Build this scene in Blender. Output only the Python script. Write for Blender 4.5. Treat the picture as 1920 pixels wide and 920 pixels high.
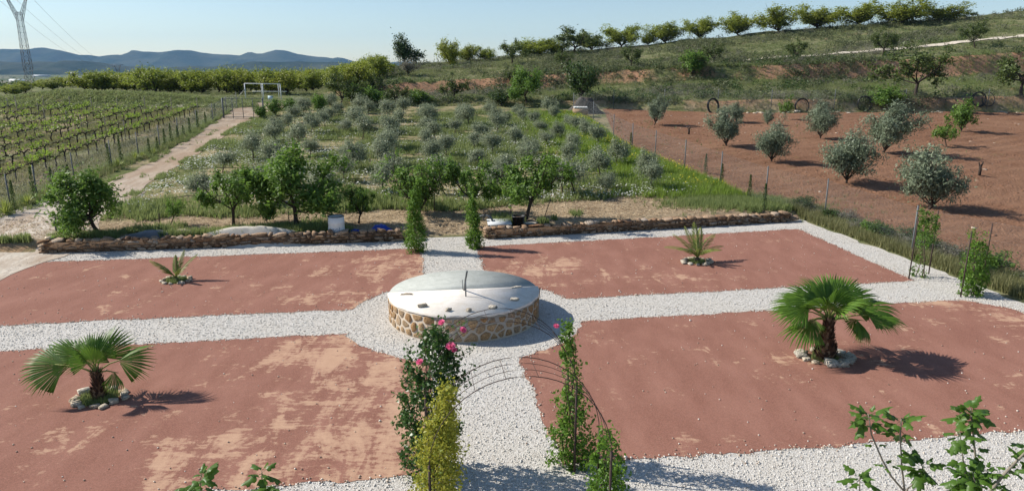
import bpy, math, random
import numpy as np
from mathutils import Matrix, Vector

# ------------------------------------------------------------------ camera, sky, sun, exposure
for o in list(bpy.data.objects): bpy.data.objects.remove(o)
scene = bpy.context.scene
COL = scene.collection
F_PX = 1300.0; PITCH = math.radians(14.2); CAM_H = 7.0
cd = bpy.data.cameras.new('camera'); cam = bpy.data.objects.new('camera', cd); COL.objects.link(cam)
cam.location = (0, 0, CAM_H); cam.rotation_euler = (math.pi/2 - PITCH, 0, 0)
cd.sensor_width = 36; cd.lens = 36*F_PX/1920; cd.clip_start = 0.1; cd.clip_end = 30000
scene.camera = cam
SUN_EL = math.radians(37.0)
SUN_DIR = Vector((-0.972*math.cos(SUN_EL), 0.235*math.cos(SUN_EL), math.sin(SUN_EL))).normalized()
w = bpy.data.worlds.new('World'); scene.world = w; w.use_nodes = True
nt = w.node_tree; nt.nodes.clear()
sky = nt.nodes.new('ShaderNodeTexSky'); sky.sky_type = 'NISHITA'; sky.sun_disc = False
sky.sun_elevation = SUN_EL; sky.sun_rotation = math.atan2(SUN_DIR.x, SUN_DIR.y)
sky.altitude = 500; sky.air_density = 1.0; sky.dust_density = 0.35; sky.ozone_density = 1.6
bg = nt.nodes.new('ShaderNodeBackground'); bg.inputs[1].default_value = 0.085
wo = nt.nodes.new('ShaderNodeOutputWorld')
nt.links.new(sky.outputs[0], bg.inputs[0]); nt.links.new(bg.outputs[0], wo.inputs[0])
sd = bpy.data.lights.new('sun', 'SUN'); sd.energy = 4.6; sd.angle = math.radians(0.53); sd.color = (1.0, 0.945, 0.86)
sun = bpy.data.objects.new('sun', sd); COL.objects.link(sun)
sun.rotation_euler = (-SUN_DIR).to_track_quat('-Z', 'Y').to_euler(); sun.location = (-40, 10, 60)
vs = scene.view_settings
vs.view_transform = 'Standard'; vs.look = 'None'; vs.gamma = 1; vs.use_curve_mapping = False; vs.exposure = 0.62

# ------------------------------------------------------------------ helpers
R = np.random.default_rng(11)
def rad(a): return math.radians(a)
def tag(o, label=None, cat=None, group=None, kind=None):
    if label: o['label'] = label
    if cat: o['category'] = cat
    if group: o['group'] = group
    if kind: o['kind'] = kind
    return o

class MB:
    """collects verts and faces, builds one mesh"""
    def __init__(s): s.v = []; s.f = []; s.n = 0
    def add(s, V, F):
        V = np.asarray(V, float).reshape(-1, 3)
        fs = F if isinstance(F, list) and len(F) and isinstance(F[0], np.ndarray) and F[0].ndim == 2 else None
        if fs is None:
            if isinstance(F, np.ndarray): fs = [F]
            else:
                by = {}
                for f in F: by.setdefault(len(f), []).append(f)
                fs = [np.array(x, int) for x in by.values()]
        for f in fs:
            if len(f): s.f.append(f + s.n)
        s.v.append(V); s.n += len(V)
        return s
    def mesh(s, name, mats, smooth=False):
        me = bpy.data.meshes.new(name)
        V = np.concatenate(s.v)
        me.vertices.add(len(V)); me.vertices.foreach_set('co', V.astype(np.float32).ravel())
        tot = np.concatenate([np.full(len(f), f.shape[1]) for f in s.f])
        loops = np.concatenate([f.ravel() for f in s.f])
        st = np.concatenate([[0], np.cumsum(tot)[:-1]])
        me.loops.add(len(loops)); me.loops.foreach_set('vertex_index', loops.astype(np.int32))
        me.polygons.add(len(tot)); me.polygons.foreach_set('loop_start', st.astype(np.int32))
        me.polygons.foreach_set('loop_total', tot.astype(np.int32))
        if smooth: me.polygons.foreach_set('use_smooth', np.ones(len(tot), bool))
        me.update(calc_edges=True); me.validate()
        for m in (mats if isinstance(mats, (list, tuple)) else [mats]): me.materials.append(m)
        return me
    def build(s, name, mat, parent=None, smooth=False):
        return link(name, s.mesh(name, mat, smooth), parent)

def link(name, data, parent=None, loc=None, rz=None):
    o = bpy.data.objects.new(name, data); COL.objects.link(o)
    if parent is not None: o.parent = parent
    if loc is not None: o.location = loc
    if rz is not None: o.rotation_euler = (0, 0, rz)
    return o
def thing(name, loc, label, cat, group=None, rz=0, scale=None):
    o = bpy.data.objects.new(name, None); COL.objects.link(o); o.empty_display_size = 0.2
    o.location = loc; o.rotation_euler = (0, 0, rz)
    if scale is not None: o.scale = scale
    return tag(o, label, cat, group)

def tube(pts, rads, n=6, cap=True):
    pts = np.asarray(pts, float); m = len(pts)
    rads = np.broadcast_to(np.asarray(rads, float), (m,))
    t = np.gradient(pts, axis=0); t /= np.linalg.norm(t, axis=1)[:, None] + 1e-9
    ref = np.array([0, 0, 1.0]) if abs(t[0, 2]) < 0.9 else np.array([1.0, 0, 0])
    V = []
    for i in range(m):
        a = np.cross(t[i], ref); a /= np.linalg.norm(a) + 1e-9
        b = np.cross(t[i], a)
        ang = np.arange(n)*2*np.pi/n
        V.append(pts[i] + rads[i]*(np.cos(ang)[:, None]*a + np.sin(ang)[:, None]*b))
    V = np.concatenate(V)
    F = []
    for i in range(m-1):
        for k in range(n):
            F.append((i*n+k, i*n+(k+1) % n, (i+1)*n+(k+1) % n, (i+1)*n+k))
    if cap:
        F.append(tuple(range(n))[::-1]); F.append(tuple((m-1)*n+k for k in range(n)))
    return V, F
def wires(P0, P1, r):
    """many straight 3-sided wires, vectorised"""
    P0 = np.asarray(P0, float); P1 = np.asarray(P1, float); d = P1-P0
    d /= np.linalg.norm(d, axis=1)[:, None]+1e-9
    ref = np.where(np.abs(d[:, 2:3]) < .9, np.array([[0, 0, 1.]]), np.array([[1., 0, 0]]))
    a = np.cross(d, ref); a /= np.linalg.norm(a, axis=1)[:, None]+1e-9; b = np.cross(d, a)
    n = len(P0); V = np.zeros((n, 6, 3))
    for k in range(3):
        off = r*(math.cos(k*2.0944)*a + math.sin(k*2.0944)*b)
        V[:, k] = P0+off; V[:, 3+k] = P1+off
    base = np.arange(n)[:, None]*6
    F = np.concatenate([base+np.array([[k, (k+1) % 3, 3+(k+1) % 3, 3+k]]) for k in range(3)])
    return V.reshape(-1, 3), F
def box(c, s, rz=0):
    V = np.array([[x, y, z] for x in (-.5, .5) for y in (-.5, .5) for z in (-.5, .5)])*np.array(s)
    ca, sa = math.cos(rz), math.sin(rz)
    V = np.stack([V[:, 0]*ca-V[:, 1]*sa, V[:, 0]*sa+V[:, 1]*ca, V[:, 2]], 1)+np.array(c)
    return V, [(0, 1, 3, 2), (4, 6, 7, 5), (0, 4, 5, 1), (2, 3, 7, 6), (0, 2, 6, 4), (1, 5, 7, 3)]
def unit(n, rng=R):
    d = rng.normal(size=(n, 3)); return d/(np.linalg.norm(d, axis=1)[:, None]+1e-9)
def leaves(P, size, aspect=0.5, up=0.4, out=None, fold=0.15, rng=R, hang=0.0):
    """one folded diamond quad for each leaf"""
    n = len(P); size = np.broadcast_to(size, (n,))[:, None]
    nrm = unit(n, rng) + np.array([0, 0, up])
    if out is not None: nrm = nrm + out
    nrm /= np.linalg.norm(nrm, axis=1)[:, None]+1e-9
    d = unit(n, rng) + np.array([0, 0, -hang]); d -= (d*nrm).sum(1)[:, None]*nrm; d /= np.linalg.norm(d, axis=1)[:, None]+1e-9
    s = np.cross(nrm, d)
    V = np.stack([P - d*size*.5, P + s*size*aspect*.5 + nrm*size*fold - d*size*.05, P + d*size*.5, P - s*size*aspect*.5 + nrm*size*fold - d*size*.05], 1)
    return V.reshape(-1, 3), np.arange(n*4).reshape(n, 4)
def scatter(VF, pos, scale, rot, zs=None):
    """numpy-joined copies of a small base mesh"""
    V0, F0 = VF; V0 = np.asarray(V0, float); n = len(pos); m = len(V0)
    scale = np.asarray(scale, float).reshape(n, -1)
    c, s = np.cos(rot)[:, None], np.sin(rot)[:, None]
    x = V0[None, :, 0]*c - V0[None, :, 1]*s; y = V0[None, :, 0]*s + V0[None, :, 1]*c; z = np.broadcast_to(V0[None, :, 2], x.shape)
    sz = scale[:, :1] if zs is None else np.asarray(zs).reshape(n, 1)
    V = np.stack([x*scale[:, :1], y*scale[:, :1], z*sz], 2) + np.asarray(pos)[:, None, :]
    F = (np.asarray(F0)[None] + (np.arange(n)*m)[:, None, None]).reshape(-1, np.asarray(F0).shape[1])
    return V.reshape(-1, 3), F

_perm = np.random.default_rng(5).random((256, 256))
def vnoise(x, y):
    x = np.asarray(x, float); y = np.asarray(y, float)
    xi = np.floor(x).astype(int); yi = np.floor(y).astype(int); fx = x-xi; fy = y-yi
    fx = fx*fx*(3-2*fx); fy = fy*fy*(3-2*fy)
    a = _perm[xi % 256, yi % 256]; b = _perm[(xi+1) % 256, yi % 256]; c = _perm[xi % 256, (yi+1) % 256]; d = _perm[(xi+1) % 256, (yi+1) % 256]
    return (a*(1-fx)+b*fx)*(1-fy)+(c*(1-fx)+d*fx)*fy
def fbm(x, y, o=4):
    r = 0; a = .5
    for i in range(o): r = r + a*vnoise(x*2**i+17*i, y*2**i-9*i); a *= .5
    return r
def sstep(a, b, x):
    t = np.clip((np.asarray(x, float)-a)/(b-a), 0, 1); return t*t*(3-2*t)

# ------------------------------------------------------------------ the lie of the land
GA = rad(8.3); GC, GS = math.cos(GA), math.sin(GA); OX, OY = -1.4, 19.3       # the garden's own axes, origin at the sundial
def g(u, v, z=0.0): return np.array([OX+u*GC-v*GS, OY+u*GS+v*GC, z])
def uv(x, y): return (np.asarray(x)-OX)*GC+(np.asarray(y)-OY)*GS, -(np.asarray(x)-OX)*GS+(np.asarray(y)-OY)*GC
def vwall(u): return 9.75+np.maximum(0, u)*0.10
def zbase(x, y):
    u, v = uv(x, y); vw = vwall(np.clip(u, -30, 16))
    gap = np.exp(-((u)/1.6)**4)
    side = sstep(-20, -17.5, u)*sstep(19, 16.5, u)
    rise = .34*sstep(.05, .45+1.6*gap, v-vw)*side + .34*sstep(0, 8, v-vw)*(1-side)
    d = v-vw-2; return rise + .065*np.where(d > 2, d-1, np.where(d > 0, d*d/4, 0))
def ray(px, py):
    x = (px-960)/F_PX; y = (460-py)/F_PX
    return np.array([x, math.cos(PITCH)+y*math.sin(PITCH), -math.sin(PITCH)+y*math.cos(PITCH)])
_tt = np.geomspace(6, 9000, 6000)
def hit(px, py, fn):
    r = ray(px, py); q = r/r[1]; P = _tt[:, None]*q[None]
    below = (CAM_H+P[:, 2]) < fn(P[:, 0], P[:, 1])
    i = int(np.argmax(below)) if below.any() else len(_tt)-1
    lo, hi = _tt[max(0, i-1)], _tt[i]
    for _ in range(18):
        m = .5*(lo+hi)
        if CAM_H+m*q[2] < fn(np.array([m*q[0]]), np.array([m]))[0]: hi = m
        else: lo = m
    return np.array([hi*q[0], hi, CAM_H+hi*q[2]])
def zat(py, Y): r = ray(960, py); return CAM_H+Y*r[2]/r[1]
# terrace lines of the hill behind: per column the rows of the foot, lips and crest
KN = [(-500, 205, 187, 'z3.4', 'z3.1', 'z2.8', 'z1.5'), (0, 206, 187, 'z3.5', 'z3.2', 'z3.0', 'z2.2'), (60, 207, 180, 'z4.0', 'z3.8', 'z3.6', 'z3.0'),
      (110, 207, 174, 'z4.4', 'z4.3', 'z4.2', 'z3.6'), (300, 207, 179, 'z4.2', 'z4.1', 'z4.0', 'z3.7'), (430, 203, 190, 'z3.9', 'z3.9', 'z3.9', 'z3.7'),
      (560, 200, 191, 'z3.9', 'z3.9', 'z3.9', 'z3.7'), (640, 200, 189, 183, 'z4.5', 'z4.5', 'z4.3'), (690, 200, 192, 184, 166, 154, 144),
      (760, 199, 190, 178, 152, 138, 123), (900, 198, 190, 172, 150, 128, 112), (1100, 203, 187, 160, 133, 124, 95), (1280, 210, 188, 152, 127, 118, 75),
      (1500, 213, 187, 150, 120, 107, 54), (1700, 212, 185, 146, 112, 91, 40), (1920, 212, 180, 140, 98, 66, 18), (2500, 212, 170, 125, 75, 40, -20)]
OFF = [0, 1.3, 15, 16.7, 26, 55]
KS, KY, KZ = [], [], []
for kn in KN:
    px = kn[0]; p0 = hit(px, kn[1], zbase)
    KS.append((px-960)/F_PX/1.028)
    ys = [p0[1]+d for d in OFF]; zs = [p0[2]]
    if px < 640: ys[1] = p0[1]+4.5
    for i, e in enumerate(kn[2:], 1): zs.append(float(e[1:]) if isinstance(e, str) else zat(e, ys[i]))
    KY.append(ys); KZ.append(zs)
KS = np.array(KS); KY = np.array(KY); KZ = np.array(KZ)
def plain(Y): return -24+np.maximum(0, Y-1500)*.0057
def T(x, y, rough=True):
    x = np.asarray(x, float); y = np.asarray(y, float)
    s = x/np.maximum(y, 20.0)
    L = [np.interp(s, KS, KY[:, i]) for i in range(6)]; Z = [np.interp(s, KS, KZ[:, i]) for i in range(6)]
    zb = zbase(x, np.minimum(y, L[0])); z = np.where(y <= L[0], zb, 0)
    Z[0] = zbase(s*L[0], L[0])
    for i in range(5):
        t = np.clip((y-L[i])/(L[i+1]-L[i]), 0, 1)
        if i in (1, 3): t = t
        z = np.where((y > L[i]) & (y <= L[i+1]), Z[i]+(Z[i+1]-Z[i])*t, z)
    d = y-L[5]
    tail = Z[5]-.012*np.clip(d, 0, 60); k = sstep(0, 1, (d-40)/800)
    z = np.where(y > L[5], tail*(1-k)+plain(y)*k, z)
    if rough:
        a = sstep(0, 3, y-L[0]-.3)*(1-sstep(200, 500, y))
        hill = .25+.75*sstep(-.24, -.1, s)
        z = z + a*hill*((fbm(x*.16, y*.16, 4)-.47)*.75 + (fbm(x*.7+5, y*.7, 2)-.37)*.35)
    return z
def at(px, py): return hit(px, py, T)
def mpp(p): return (p[1]*math.cos(PITCH)+(CAM_H-p[2])*math.sin(PITCH))/F_PX     # metres for one photo pixel at that place
def on(x, y, dz=0.0): return (float(x), float(y), float(T(np.array([x]), np.array([y]))[0])+dz)

# ------------------------------------------------------------------ materials
class NM:
    def __init__(s, name, rough=.9, spec=.2):
        s.m = bpy.data.materials.new(name); s.m.use_nodes = True; s.t = s.m.node_tree; s.N = s.t.nodes; s.N.clear()
        s.out = s.N.new('ShaderNodeOutputMaterial'); s.b = s.N.new('ShaderNodeBsdfPrincipled')
        s.b.inputs['Roughness'].default_value = rough; s.b.inputs['Specular IOR Level'].default_value = spec
        s.t.links.new(s.b.outputs[0], s.out.inputs[0])
        s.geo = s.N.new('ShaderNodeNewGeometry'); s.tc = s.N.new('ShaderNodeTexCoord'); s.oi = s.N.new('ShaderNodeObjectInfo')
    def L(s, a, b): s.t.links.new(a, b)
    def pos(s, obj=False, scale=(1, 1, 1), rz=0, loc=(0, 0, 0)):
        m = s.N.new('ShaderNodeMapping'); m.inputs['Scale'].default_value = scale; m.inputs['Rotation'].default_value = (0, 0, rz); m.inputs['Location'].default_value = loc
        s.L(s.tc.outputs['Object'] if obj else s.geo.outputs['Position'], m.inputs[0]); return m.outputs[0]
    def noise(s, scale, detail=4, vec=None, rough=.55, dist=0):
        n = s.N.new('ShaderNodeTexNoise'); n.inputs['Scale'].default_value = scale; n.inputs['Detail'].default_value = detail
        n.inputs['Roughness'].default_value = rough; n.inputs['Distortion'].default_value = dist
        s.L(vec if vec is not None else s.geo.outputs['Position'], n.inputs['Vector']); return n.outputs['Fac']
    def voro(s, scale, vec=None, out='Distance', feat='F1', rnd=1):
        n = s.N.new('ShaderNodeTexVoronoi'); n.feature = feat; n.inputs['Scale'].default_value = scale; n.inputs['Randomness'].default_value = rnd
        s.L(vec if vec is not None else s.geo.outputs['Position'], n.inputs['Vector']); return n.outputs[out]
    def ramp(s, fac, stops, interp='LINEAR'):
        r = s.N.new('ShaderNodeValToRGB'); r.color_ramp.interpolation = interp; e = r.color_ramp.elements
        while len(e) < len(stops): e.new(.5)
        for i, (p, c) in enumerate(stops):
            e[i].position = p
            e[i].color = (c, c, c, 1) if isinstance(c, (int, float)) else (*c, 1)
        s.L(fac, r.inputs[0]); return r.outputs[0]
    def mix(s, f, a, b, mode='MIX'):
        n = s.N.new('ShaderNodeMix'); n.data_type = 'RGBA'; n.blend_type = mode
        for inp, val in ((n.inputs[0], f), (n.inputs[6], a), (n.inputs[7], b)):
            if isinstance(val, (int, float)): inp.default_value = val
            elif isinstance(val, tuple): inp.default_value = (*val, 1)
            else: s.L(val, inp)
        return n.outputs[2]
    def math(s, op, a, b=0.0, clamp=False):
        n = s.N.new('ShaderNodeMath'); n.operation = op; n.use_clamp = clamp
        for inp, val in ((n.inputs[0], a), (n.inputs[1], b)):
            if isinstance(val, (int, float)): inp.default_value = val
            else: s.L(val, inp)
        return n.outputs[0]
    def attr(s, name):
        n = s.N.new('ShaderNodeAttribute'); n.attribute_name = name; return n.outputs['Fac']
    def color(s, c):
        if isinstance(c, tuple): s.b.inputs['Base Color'].default_value = (*c, 1)
        else: s.L(c, s.b.inputs['Base Color'])
        return s
    def bump(s, h, strength=.5, dist=.02):
        n = s.N.new('ShaderNodeBump'); n.inputs['Strength'].default_value = strength; n.inputs['Distance'].default_value = dist
        s.L(h, n.inputs['Height']); s.L(n.outputs[0], s.b.inputs['Normal']); return s

def leaf_mat(name, dark, light, trans=.35, rough=.55, tint=None, spec=.3):
    """leaves: colour varies from leaf to leaf, light passes through"""
    k = NM(name, rough, spec)
    r = k.N.new('ShaderNodeMath'); r.operation = 'ADD'; r.use_clamp = True
    n = k.noise(1.3, 2)
    k.L(k.math('MULTIPLY', k.geo.outputs['Random Per Island'], .75), r.inputs[0]); k.L(k.math('MULTIPLY', k.math('SUBTRACT', n, .3), .6), r.inputs[1])
    c = k.mix(r.outputs[0], dark, light)
    if tint: c = k.mix(k.math('MULTIPLY', k.oi.outputs['Random'], .6), c, tint)
    k.color(c)
    tr = k.N.new('ShaderNodeBsdfTranslucent'); k.L(k.mix(.5, c, tuple(min(1, x*1.6) for x in light)), tr.inputs[0])
    mx = k.N.new('ShaderNodeMixShader'); mx.inputs[0].default_value = trans
    k.L(k.b.outputs[0], mx.inputs[1]); k.L(tr.outputs[0], mx.inputs[2]); k.L(mx.outputs[0], k.out.inputs[0])
    return k.m
def plain_mat(name, c, rough=.7, var=.25, scale=6, bump=.3, spec=.2, metal=0, obj=True):
    k = NM(name, rough, spec); v = k.pos(obj=obj)
    n = k.noise(scale, 5, v)
    k.color(k.mix(n, tuple(x*(1-var) for x in c), tuple(min(1, x*(1+var)) for x in c))).bump(k.noise(scale*4, 4, v), bump, .01)
    k.b.inputs['Metallic'].default_value = metal
    return k.m
M = {}
M['olive'] = leaf_mat('olive_leaf', (.14, .175, .10), (.31, .345, .225), .28, .5)
M['olive_field'] = leaf_mat('olive_field_leaf', (.10, .14, .080), (.26, .305, .205), .24, .5)
M['green'] = leaf_mat('green_leaf', (.055, .12, .017), (.15, .25, .042), .38)
M['green_deep'] = leaf_mat('deep_green_leaf', (.024, .052, .012), (.065, .11, .025), .3)
M['almond'] = leaf_mat('almond_leaf', (.085, .14, .016), (.24, .29, .04), .38, tint=(.30, .29, .04))
M['almond_dull'] = leaf_mat('dull_almond_leaf', (.045, .075, .018), (.12, .155, .04), .3)
M['scrub'] = leaf_mat('scrub_leaf', (.055, .075, .03), (.16, .175, .085), .25, .7)
M['scrub_grey'] = leaf_mat('grey_scrub_leaf', (.10, .10, .075), (.24, .225, .17), .2, .8)
M['grass'] = leaf_mat('grass_blade', (.085, .105, .035), (.29, .275, .13), .35, .6)
M['hill_blade'] = leaf_mat('hill_grass_blade', (.080, .115, .032), (.25, .265, .115), .35, .6)
M['grass_green'] = leaf_mat('fresh_grass_blade', (.09, .14, .036), (.27, .31, .115), .35, .6)
M['flower_white'] = leaf_mat('white_petal', (.62, .64, .56), (.8, .8, .74), .3)
M['flower_yellow'] = leaf_mat('yellow_petal', (.45, .38, .02), (.65, .55, .05), .3)
M['vine_leaf'] = leaf_mat('vine_leaf', (.10, .17, .02), (.24, .33, .05), .4)
M['rose_leaf'] = leaf_mat('rose_leaf', (.022, .062, .014), (.075, .15, .03), .25, .38, spec=.4)
M['jasmine'] = leaf_mat('climber_leaf', (.05, .13, .014), (.16, .27, .035), .35)
M['gold_leaf'] = leaf_mat('golden_leaf', (.085, .155, .018), (.46, .42, .06), .35)
M['fig'] = leaf_mat('fig_leaf', (.040, .095, .012), (.095, .18, .025), .35, .42, tint=(.07, .14, .018), spec=.35)
M['palm'] = leaf_mat('palm_blade', (.045, .11, .014), (.13, .23, .03), .3, .5, spec=.25)
M['date'] = leaf_mat('date_palm_leaflet', (.11, .15, .028), (.26, .30, .07), .28, .45)
M['petal'] = leaf_mat('rose_petal', (.72, .10, .25), (.85, .22, .38), .35, .5)
M['bark'] = plain_mat('bark', (.10, .075, .055), .95, .4, 14, .8)
M['bark_dark'] = plain_mat('dark_bark', (.05, .038, .03), .95, .4, 14, .8)
M['stem'] = plain_mat('grey_stem', (.22, .19, .15), .8, .25, 10, .4)
M['petiole'] = plain_mat('petiole', (.20, .22, .06), .6, .3, 10, .2)
M['iron'] = plain_mat('rusty_iron', (.075, .052, .045), .75, .5, 20, .3, metal=.3)
M['galv'] = plain_mat('galvanised_steel', (.12, .13, .135), .6, .2, 12, .1, metal=.1)
M['wire'] = plain_mat('fence_wire', (.20, .21, .21), .5, .15, 8, 0, metal=.5)
M['pylon'] = plain_mat('pylon_steel', (.09, .095, .10), .6, .2, 2, 0, metal=.4)
M['white_paint'] = plain_mat('white_paint', (.74, .74, .72), .45, .08, 5, .1)
M['black_plastic'] = plain_mat('black_plastic', (.014, .014, .015), .4, .3, 10, .05, .4)
M['blue_tarp'] = plain_mat('blue_tarp', (.012, .045, .30), .45, .4, 5, .5, .4)
M['grey_tarp'] = plain_mat('grey_tarp', (.13, .135, .14), .6, .5, 5, .6, .3)
M['pale_board'] = plain_mat('pale_board', (.50, .52, .53), .6, .15, 5, .1)
M['wood'] = plain_mat('weathered_wood', (.40, .33, .24), .85, .3, 12, .4)

def stone_mat(name, a, b, c, scale=5):
    k = NM(name, .9, .15); v = k.pos(obj=True)
    base = k.ramp(k.oi.outputs['Random'], [(0, a), (.35, tuple(x*.72 for x in c)), (.6, b), (.8, c), (1, (.50, .45, .38))])
    base = k.mix(k.ramp(k.noise(scale*1.6, 6, k.geo.outputs['Position']), [(.42, 0.), (.70, .8)]), base, c)
    base = k.mix(k.ramp(k.noise(scale*4, 6), [(.32, .42), (.62, 1.)]), (.02, .014, .01), base)
    k.color(base).bump(k.noise(scale*4, 7), 1., .035); return k.m
M['wall_stone'] = stone_mat('wall_stone', (.30, .16, .09), (.50, .37, .26), (.44, .29, .18))
M['rock'] = stone_mat('pale_rock', (.56, .45, .32), (.48, .36, .23), (.64, .58, .48))
M['drum_stone'] = stone_mat('sundial_stone', (.40, .21, .085), (.37, .28, .19), (.52, .34, .18), 7)
M['wall_core'] = plain_mat('wall_earth_core', (.13, .085, .055), 1, .3, 8, .6)
M['mortar'] = plain_mat('mortar', (.47, .40, .32), .95, .18, 9, .6)
k = NM('grey_screed', .8, .15)
n = k.ramp(k.noise(2.4, 9, k.pos(scale=(1, 1, 1), rz=-.25), .68, .8), [(.34, (.34, .355, .325)), (.50, (.40, .415, .385)), (.68, (.46, .475, .44))])
k.b.inputs['Roughness'].default_value = 1; k.b.inputs['Specular IOR Level'].default_value = .03
k.color(k.mix(k.ramp(k.noise(30, 3), [(.3, .85), (.7, 1.)]), (0, 0, 0), n)).bump(k.noise(12, 5), .25, .01); M['screed'] = k.m
k = NM('white_plaster', .85, .15)
n = k.ramp(k.noise(2.6, 9, None, .7, .5), [(.35, (.70, .63, .54)), (.6, (.80, .745, .675))])
n = k.mix(k.ramp(k.noise(24, 4), [(.35, .86), (.6, 1.)]), (.3, .26, .21), n)
n = k.mix(k.ramp(k.noise(.9, 7, k.pos(loc=(4, 2, 0))), [(.56, 0.), (.7, .35)]), n, (.55, .47, .38))
k.color(n).bump(k.noise(10, 5), .3, .012); k.b.inputs['Specular IOR Level'].default_value = .05; k.b.inputs['Roughness'].default_value = 1; M['plaster'] = k.m

# white gravel chippings
def gravel(name, cols, dirt):
    k = NM(name, .9, .15)
    cell = k.voro(38, None, 'Color'); sep = k.N.new('ShaderNodeSeparateColor'); k.L(cell, sep.inputs[0])
    d = k.voro(38)
    c = k.ramp(sep.outputs[0], cols)
    c = k.mix(k.ramp(k.noise(.55, 4), [(.42, 0.), (.75, .55)]), c, dirt)
    c = k.mix(k.ramp(d, [(.25, 0.), (.6, .55)]), c, (.28, .25, .21))
    h = k.math('SUBTRACT', 1.0, d)
    k.color(c).bump(h, .7, .015); return k.m
M['gravel'] = gravel('white_gravel', [(0, (.46, .43, .39)), (.35, (.60, .575, .535)), (1, (.72, .70, .66))], (.62, .57, .49))
k = NM('gravel_chip', .85, .2)
k.color(k.ramp(k.geo.outputs['Random Per Island'], [(0, (.36, .31, .26)), (.12, (.52, .49, .44)), (.6, (.62, .595, .55)), (1, (.74, .72, .68))])); M['chip'] = k.m
k = NM('loose_pebble', .85, .2)
k.color(k.ramp(k.geo.outputs['Random Per Island'], [(0, (.25, .17, .13)), (.5, (.50, .40, .31)), (1, (.74, .70, .63))])); M['pebble'] = k.m
k = NM('field_clod', .95, .1)
k.color(k.ramp(k.geo.outputs['Random Per Island'], [(0, (.13, .062, .035)), (.75, (.25, .13, .078)), (.93, (.36, .23, .15)), (1, (.6, .53, .44))])); M['clod'] = k.m

# red crushed gravel with pale sand washed over it
k = NM('red_gravel', .95, .1)
red = k.mix(k.noise(.35, 4), (.252, .115, .083), (.312, .149, .109))
red = k.mix(k.ramp(k.noise(38, 3), [(.35, .62), (.65, 1.)]), (.06, .03, .02), red)
red = k.mix(k.ramp(k.noise(1.6, 6, k.pos(scale=(1, .35, 1), rz=-.25)), [(.4, .0), (.7, .35)]), red, (.385, .20, .15))
red = k.mix(k.ramp(k.noise(75, 2), [(.62, 0.), (.74, .5)]), red, (.46, .31, .24))
vp = k.pos(scale=(1, 1, 1), rz=-GA)
def blob(cx, cy, rx, ry, amt):
    m = k.N.new('ShaderNodeMapping'); m.inputs['Location'].default_value = (-cx/rx, -cy/ry, 0); m.inputs['Scale'].default_value = (1/rx, 1/ry, 0)
    k.L(k.geo.outputs['Position'], m.inputs[0])
    ln = k.N.new('ShaderNodeVectorMath'); ln.operation = 'LENGTH'; k.L(m.outputs[0], ln.inputs[0])
    return k.math('MULTIPLY', k.math('SUBTRACT', 1.0, ln.outputs['Value'], True), amt)
dens = None
for b in ((-2.6, 13.0, 5.0, 7.5, .195), (-4.6, 11.4, 4.6, 2.6, .16), (-4.6, 16.2, 3.6, 2.2, .20), (-4.0, 24.6, 3.4, 4.0, .17), (-5.2, 21.0, 4.6, 1.8, .14), (-9.2, 12, 5, 3, .07),
          (1.1, 24.0, 4.4, 2.8, .15), (4.5, 23.0, 4.4, 1.5, .10), (7.3, 16.2, 2.2, 1.0, .13), (13.5, 20.3, 1.8, .9, .17), (14.4, 19, .9, 2.5, .18), (10.6, 18.3, 1.4, .5, .14), (-9, 14, 1.8, .9, .12), (2.3, 17.3, 2, 1.2, .09), (4.3, 12.3, 2, .6, .05), (9, 12.8, 2, .5, .05), (-15, 14, 5, 4, .05), (-9, 22, 6, 3, .03)):
    q = blob(*b); dens = q if dens is None else k.math('MAXIMUM', dens, q)
sn = k.noise(1.0, 9, k.pos(scale=(1.5, .55, 1), rz=.62), .68, .6)
sn2 = k.noise(1.1, 9, k.pos(scale=(.5, 1.7, 1), rz=-.10, loc=(3, 8, 0)), .68, .5)
sn3 = k.noise(7, 6, k.pos(scale=(.7, 1.3, 1)), .65, .2)
sm = k.math('ADD', k.math('ADD', k.math('MULTIPLY', sn, .44), k.math('MULTIPLY', sn2, .32)), k.math('MULTIPLY', sn3, .24))
sm = k.math('ADD', k.math('MULTIPLY', k.math('SUBTRACT', sm, .5), 3.2), k.math('MULTIPLY', dens, 1.9))
mask = k.ramp(sm, [(.20, 0.), (.30, .6), (.46, .9)])
sand = k.mix(k.noise(3, 5), (.47, .29, .19), (.56, .37, .25))
sand = k.mix(k.ramp(k.noise(70, 2), [(.35, .8), (.65, 1.)]), (.2, .12, .08), sand)
k.color(k.mix(mask, red, sand)).bump(k.noise(60, 3), .6, .012); M['red'] = k.m

# open ground: dry grass, bare soil, straw mulch, steep banks of red earth
k = NM('hill_ground', 1, .05)
g1 = k.mix(k.ramp(k.noise(.22, 5), [(.35, 0.), (.65, 1.)]), (.085, .112, .040), (.175, .178, .090))
g1 = k.mix(k.ramp(k.noise(1.4, 5), [(.45, 0.), (.65, .5)]), g1, (.25, .205, .13))
g1 = k.mix(k.ramp(k.noise(.6, 5, k.pos(loc=(30, 7, 0))), [(.5, 0.), (.68, .8)]), g1, (.070, .095, .030))
sepn = k.N.new('ShaderNodeSeparateXYZ'); k.L(k.geo.outputs['True Normal'], sepn.inputs[0])
steep = k.ramp(sepn.outputs[2], [(.84, 1.), (.955, 0.)])
soil = k.mix(k.noise(2.2, 6), (.29, .145, .08), (.44, .27, .17))
sm = k.math('MULTIPLY', steep, k.ramp(k.noise(.13, 5), [(.40, 0.), (.50, 1.)]))
g1 = k.mix(sm, g1, soil)
gr = k.mix(k.ramp(k.noise(.5, 6), [(.40, 0.), (.60, 1.)]), (.13, .145, .055), (.34, .27, .165))
gr = k.mix(k.ramp(k.noise(3.2, 4), [(.45, 0.), (.65, .7)]), gr, (.14, .15, .055))
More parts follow.
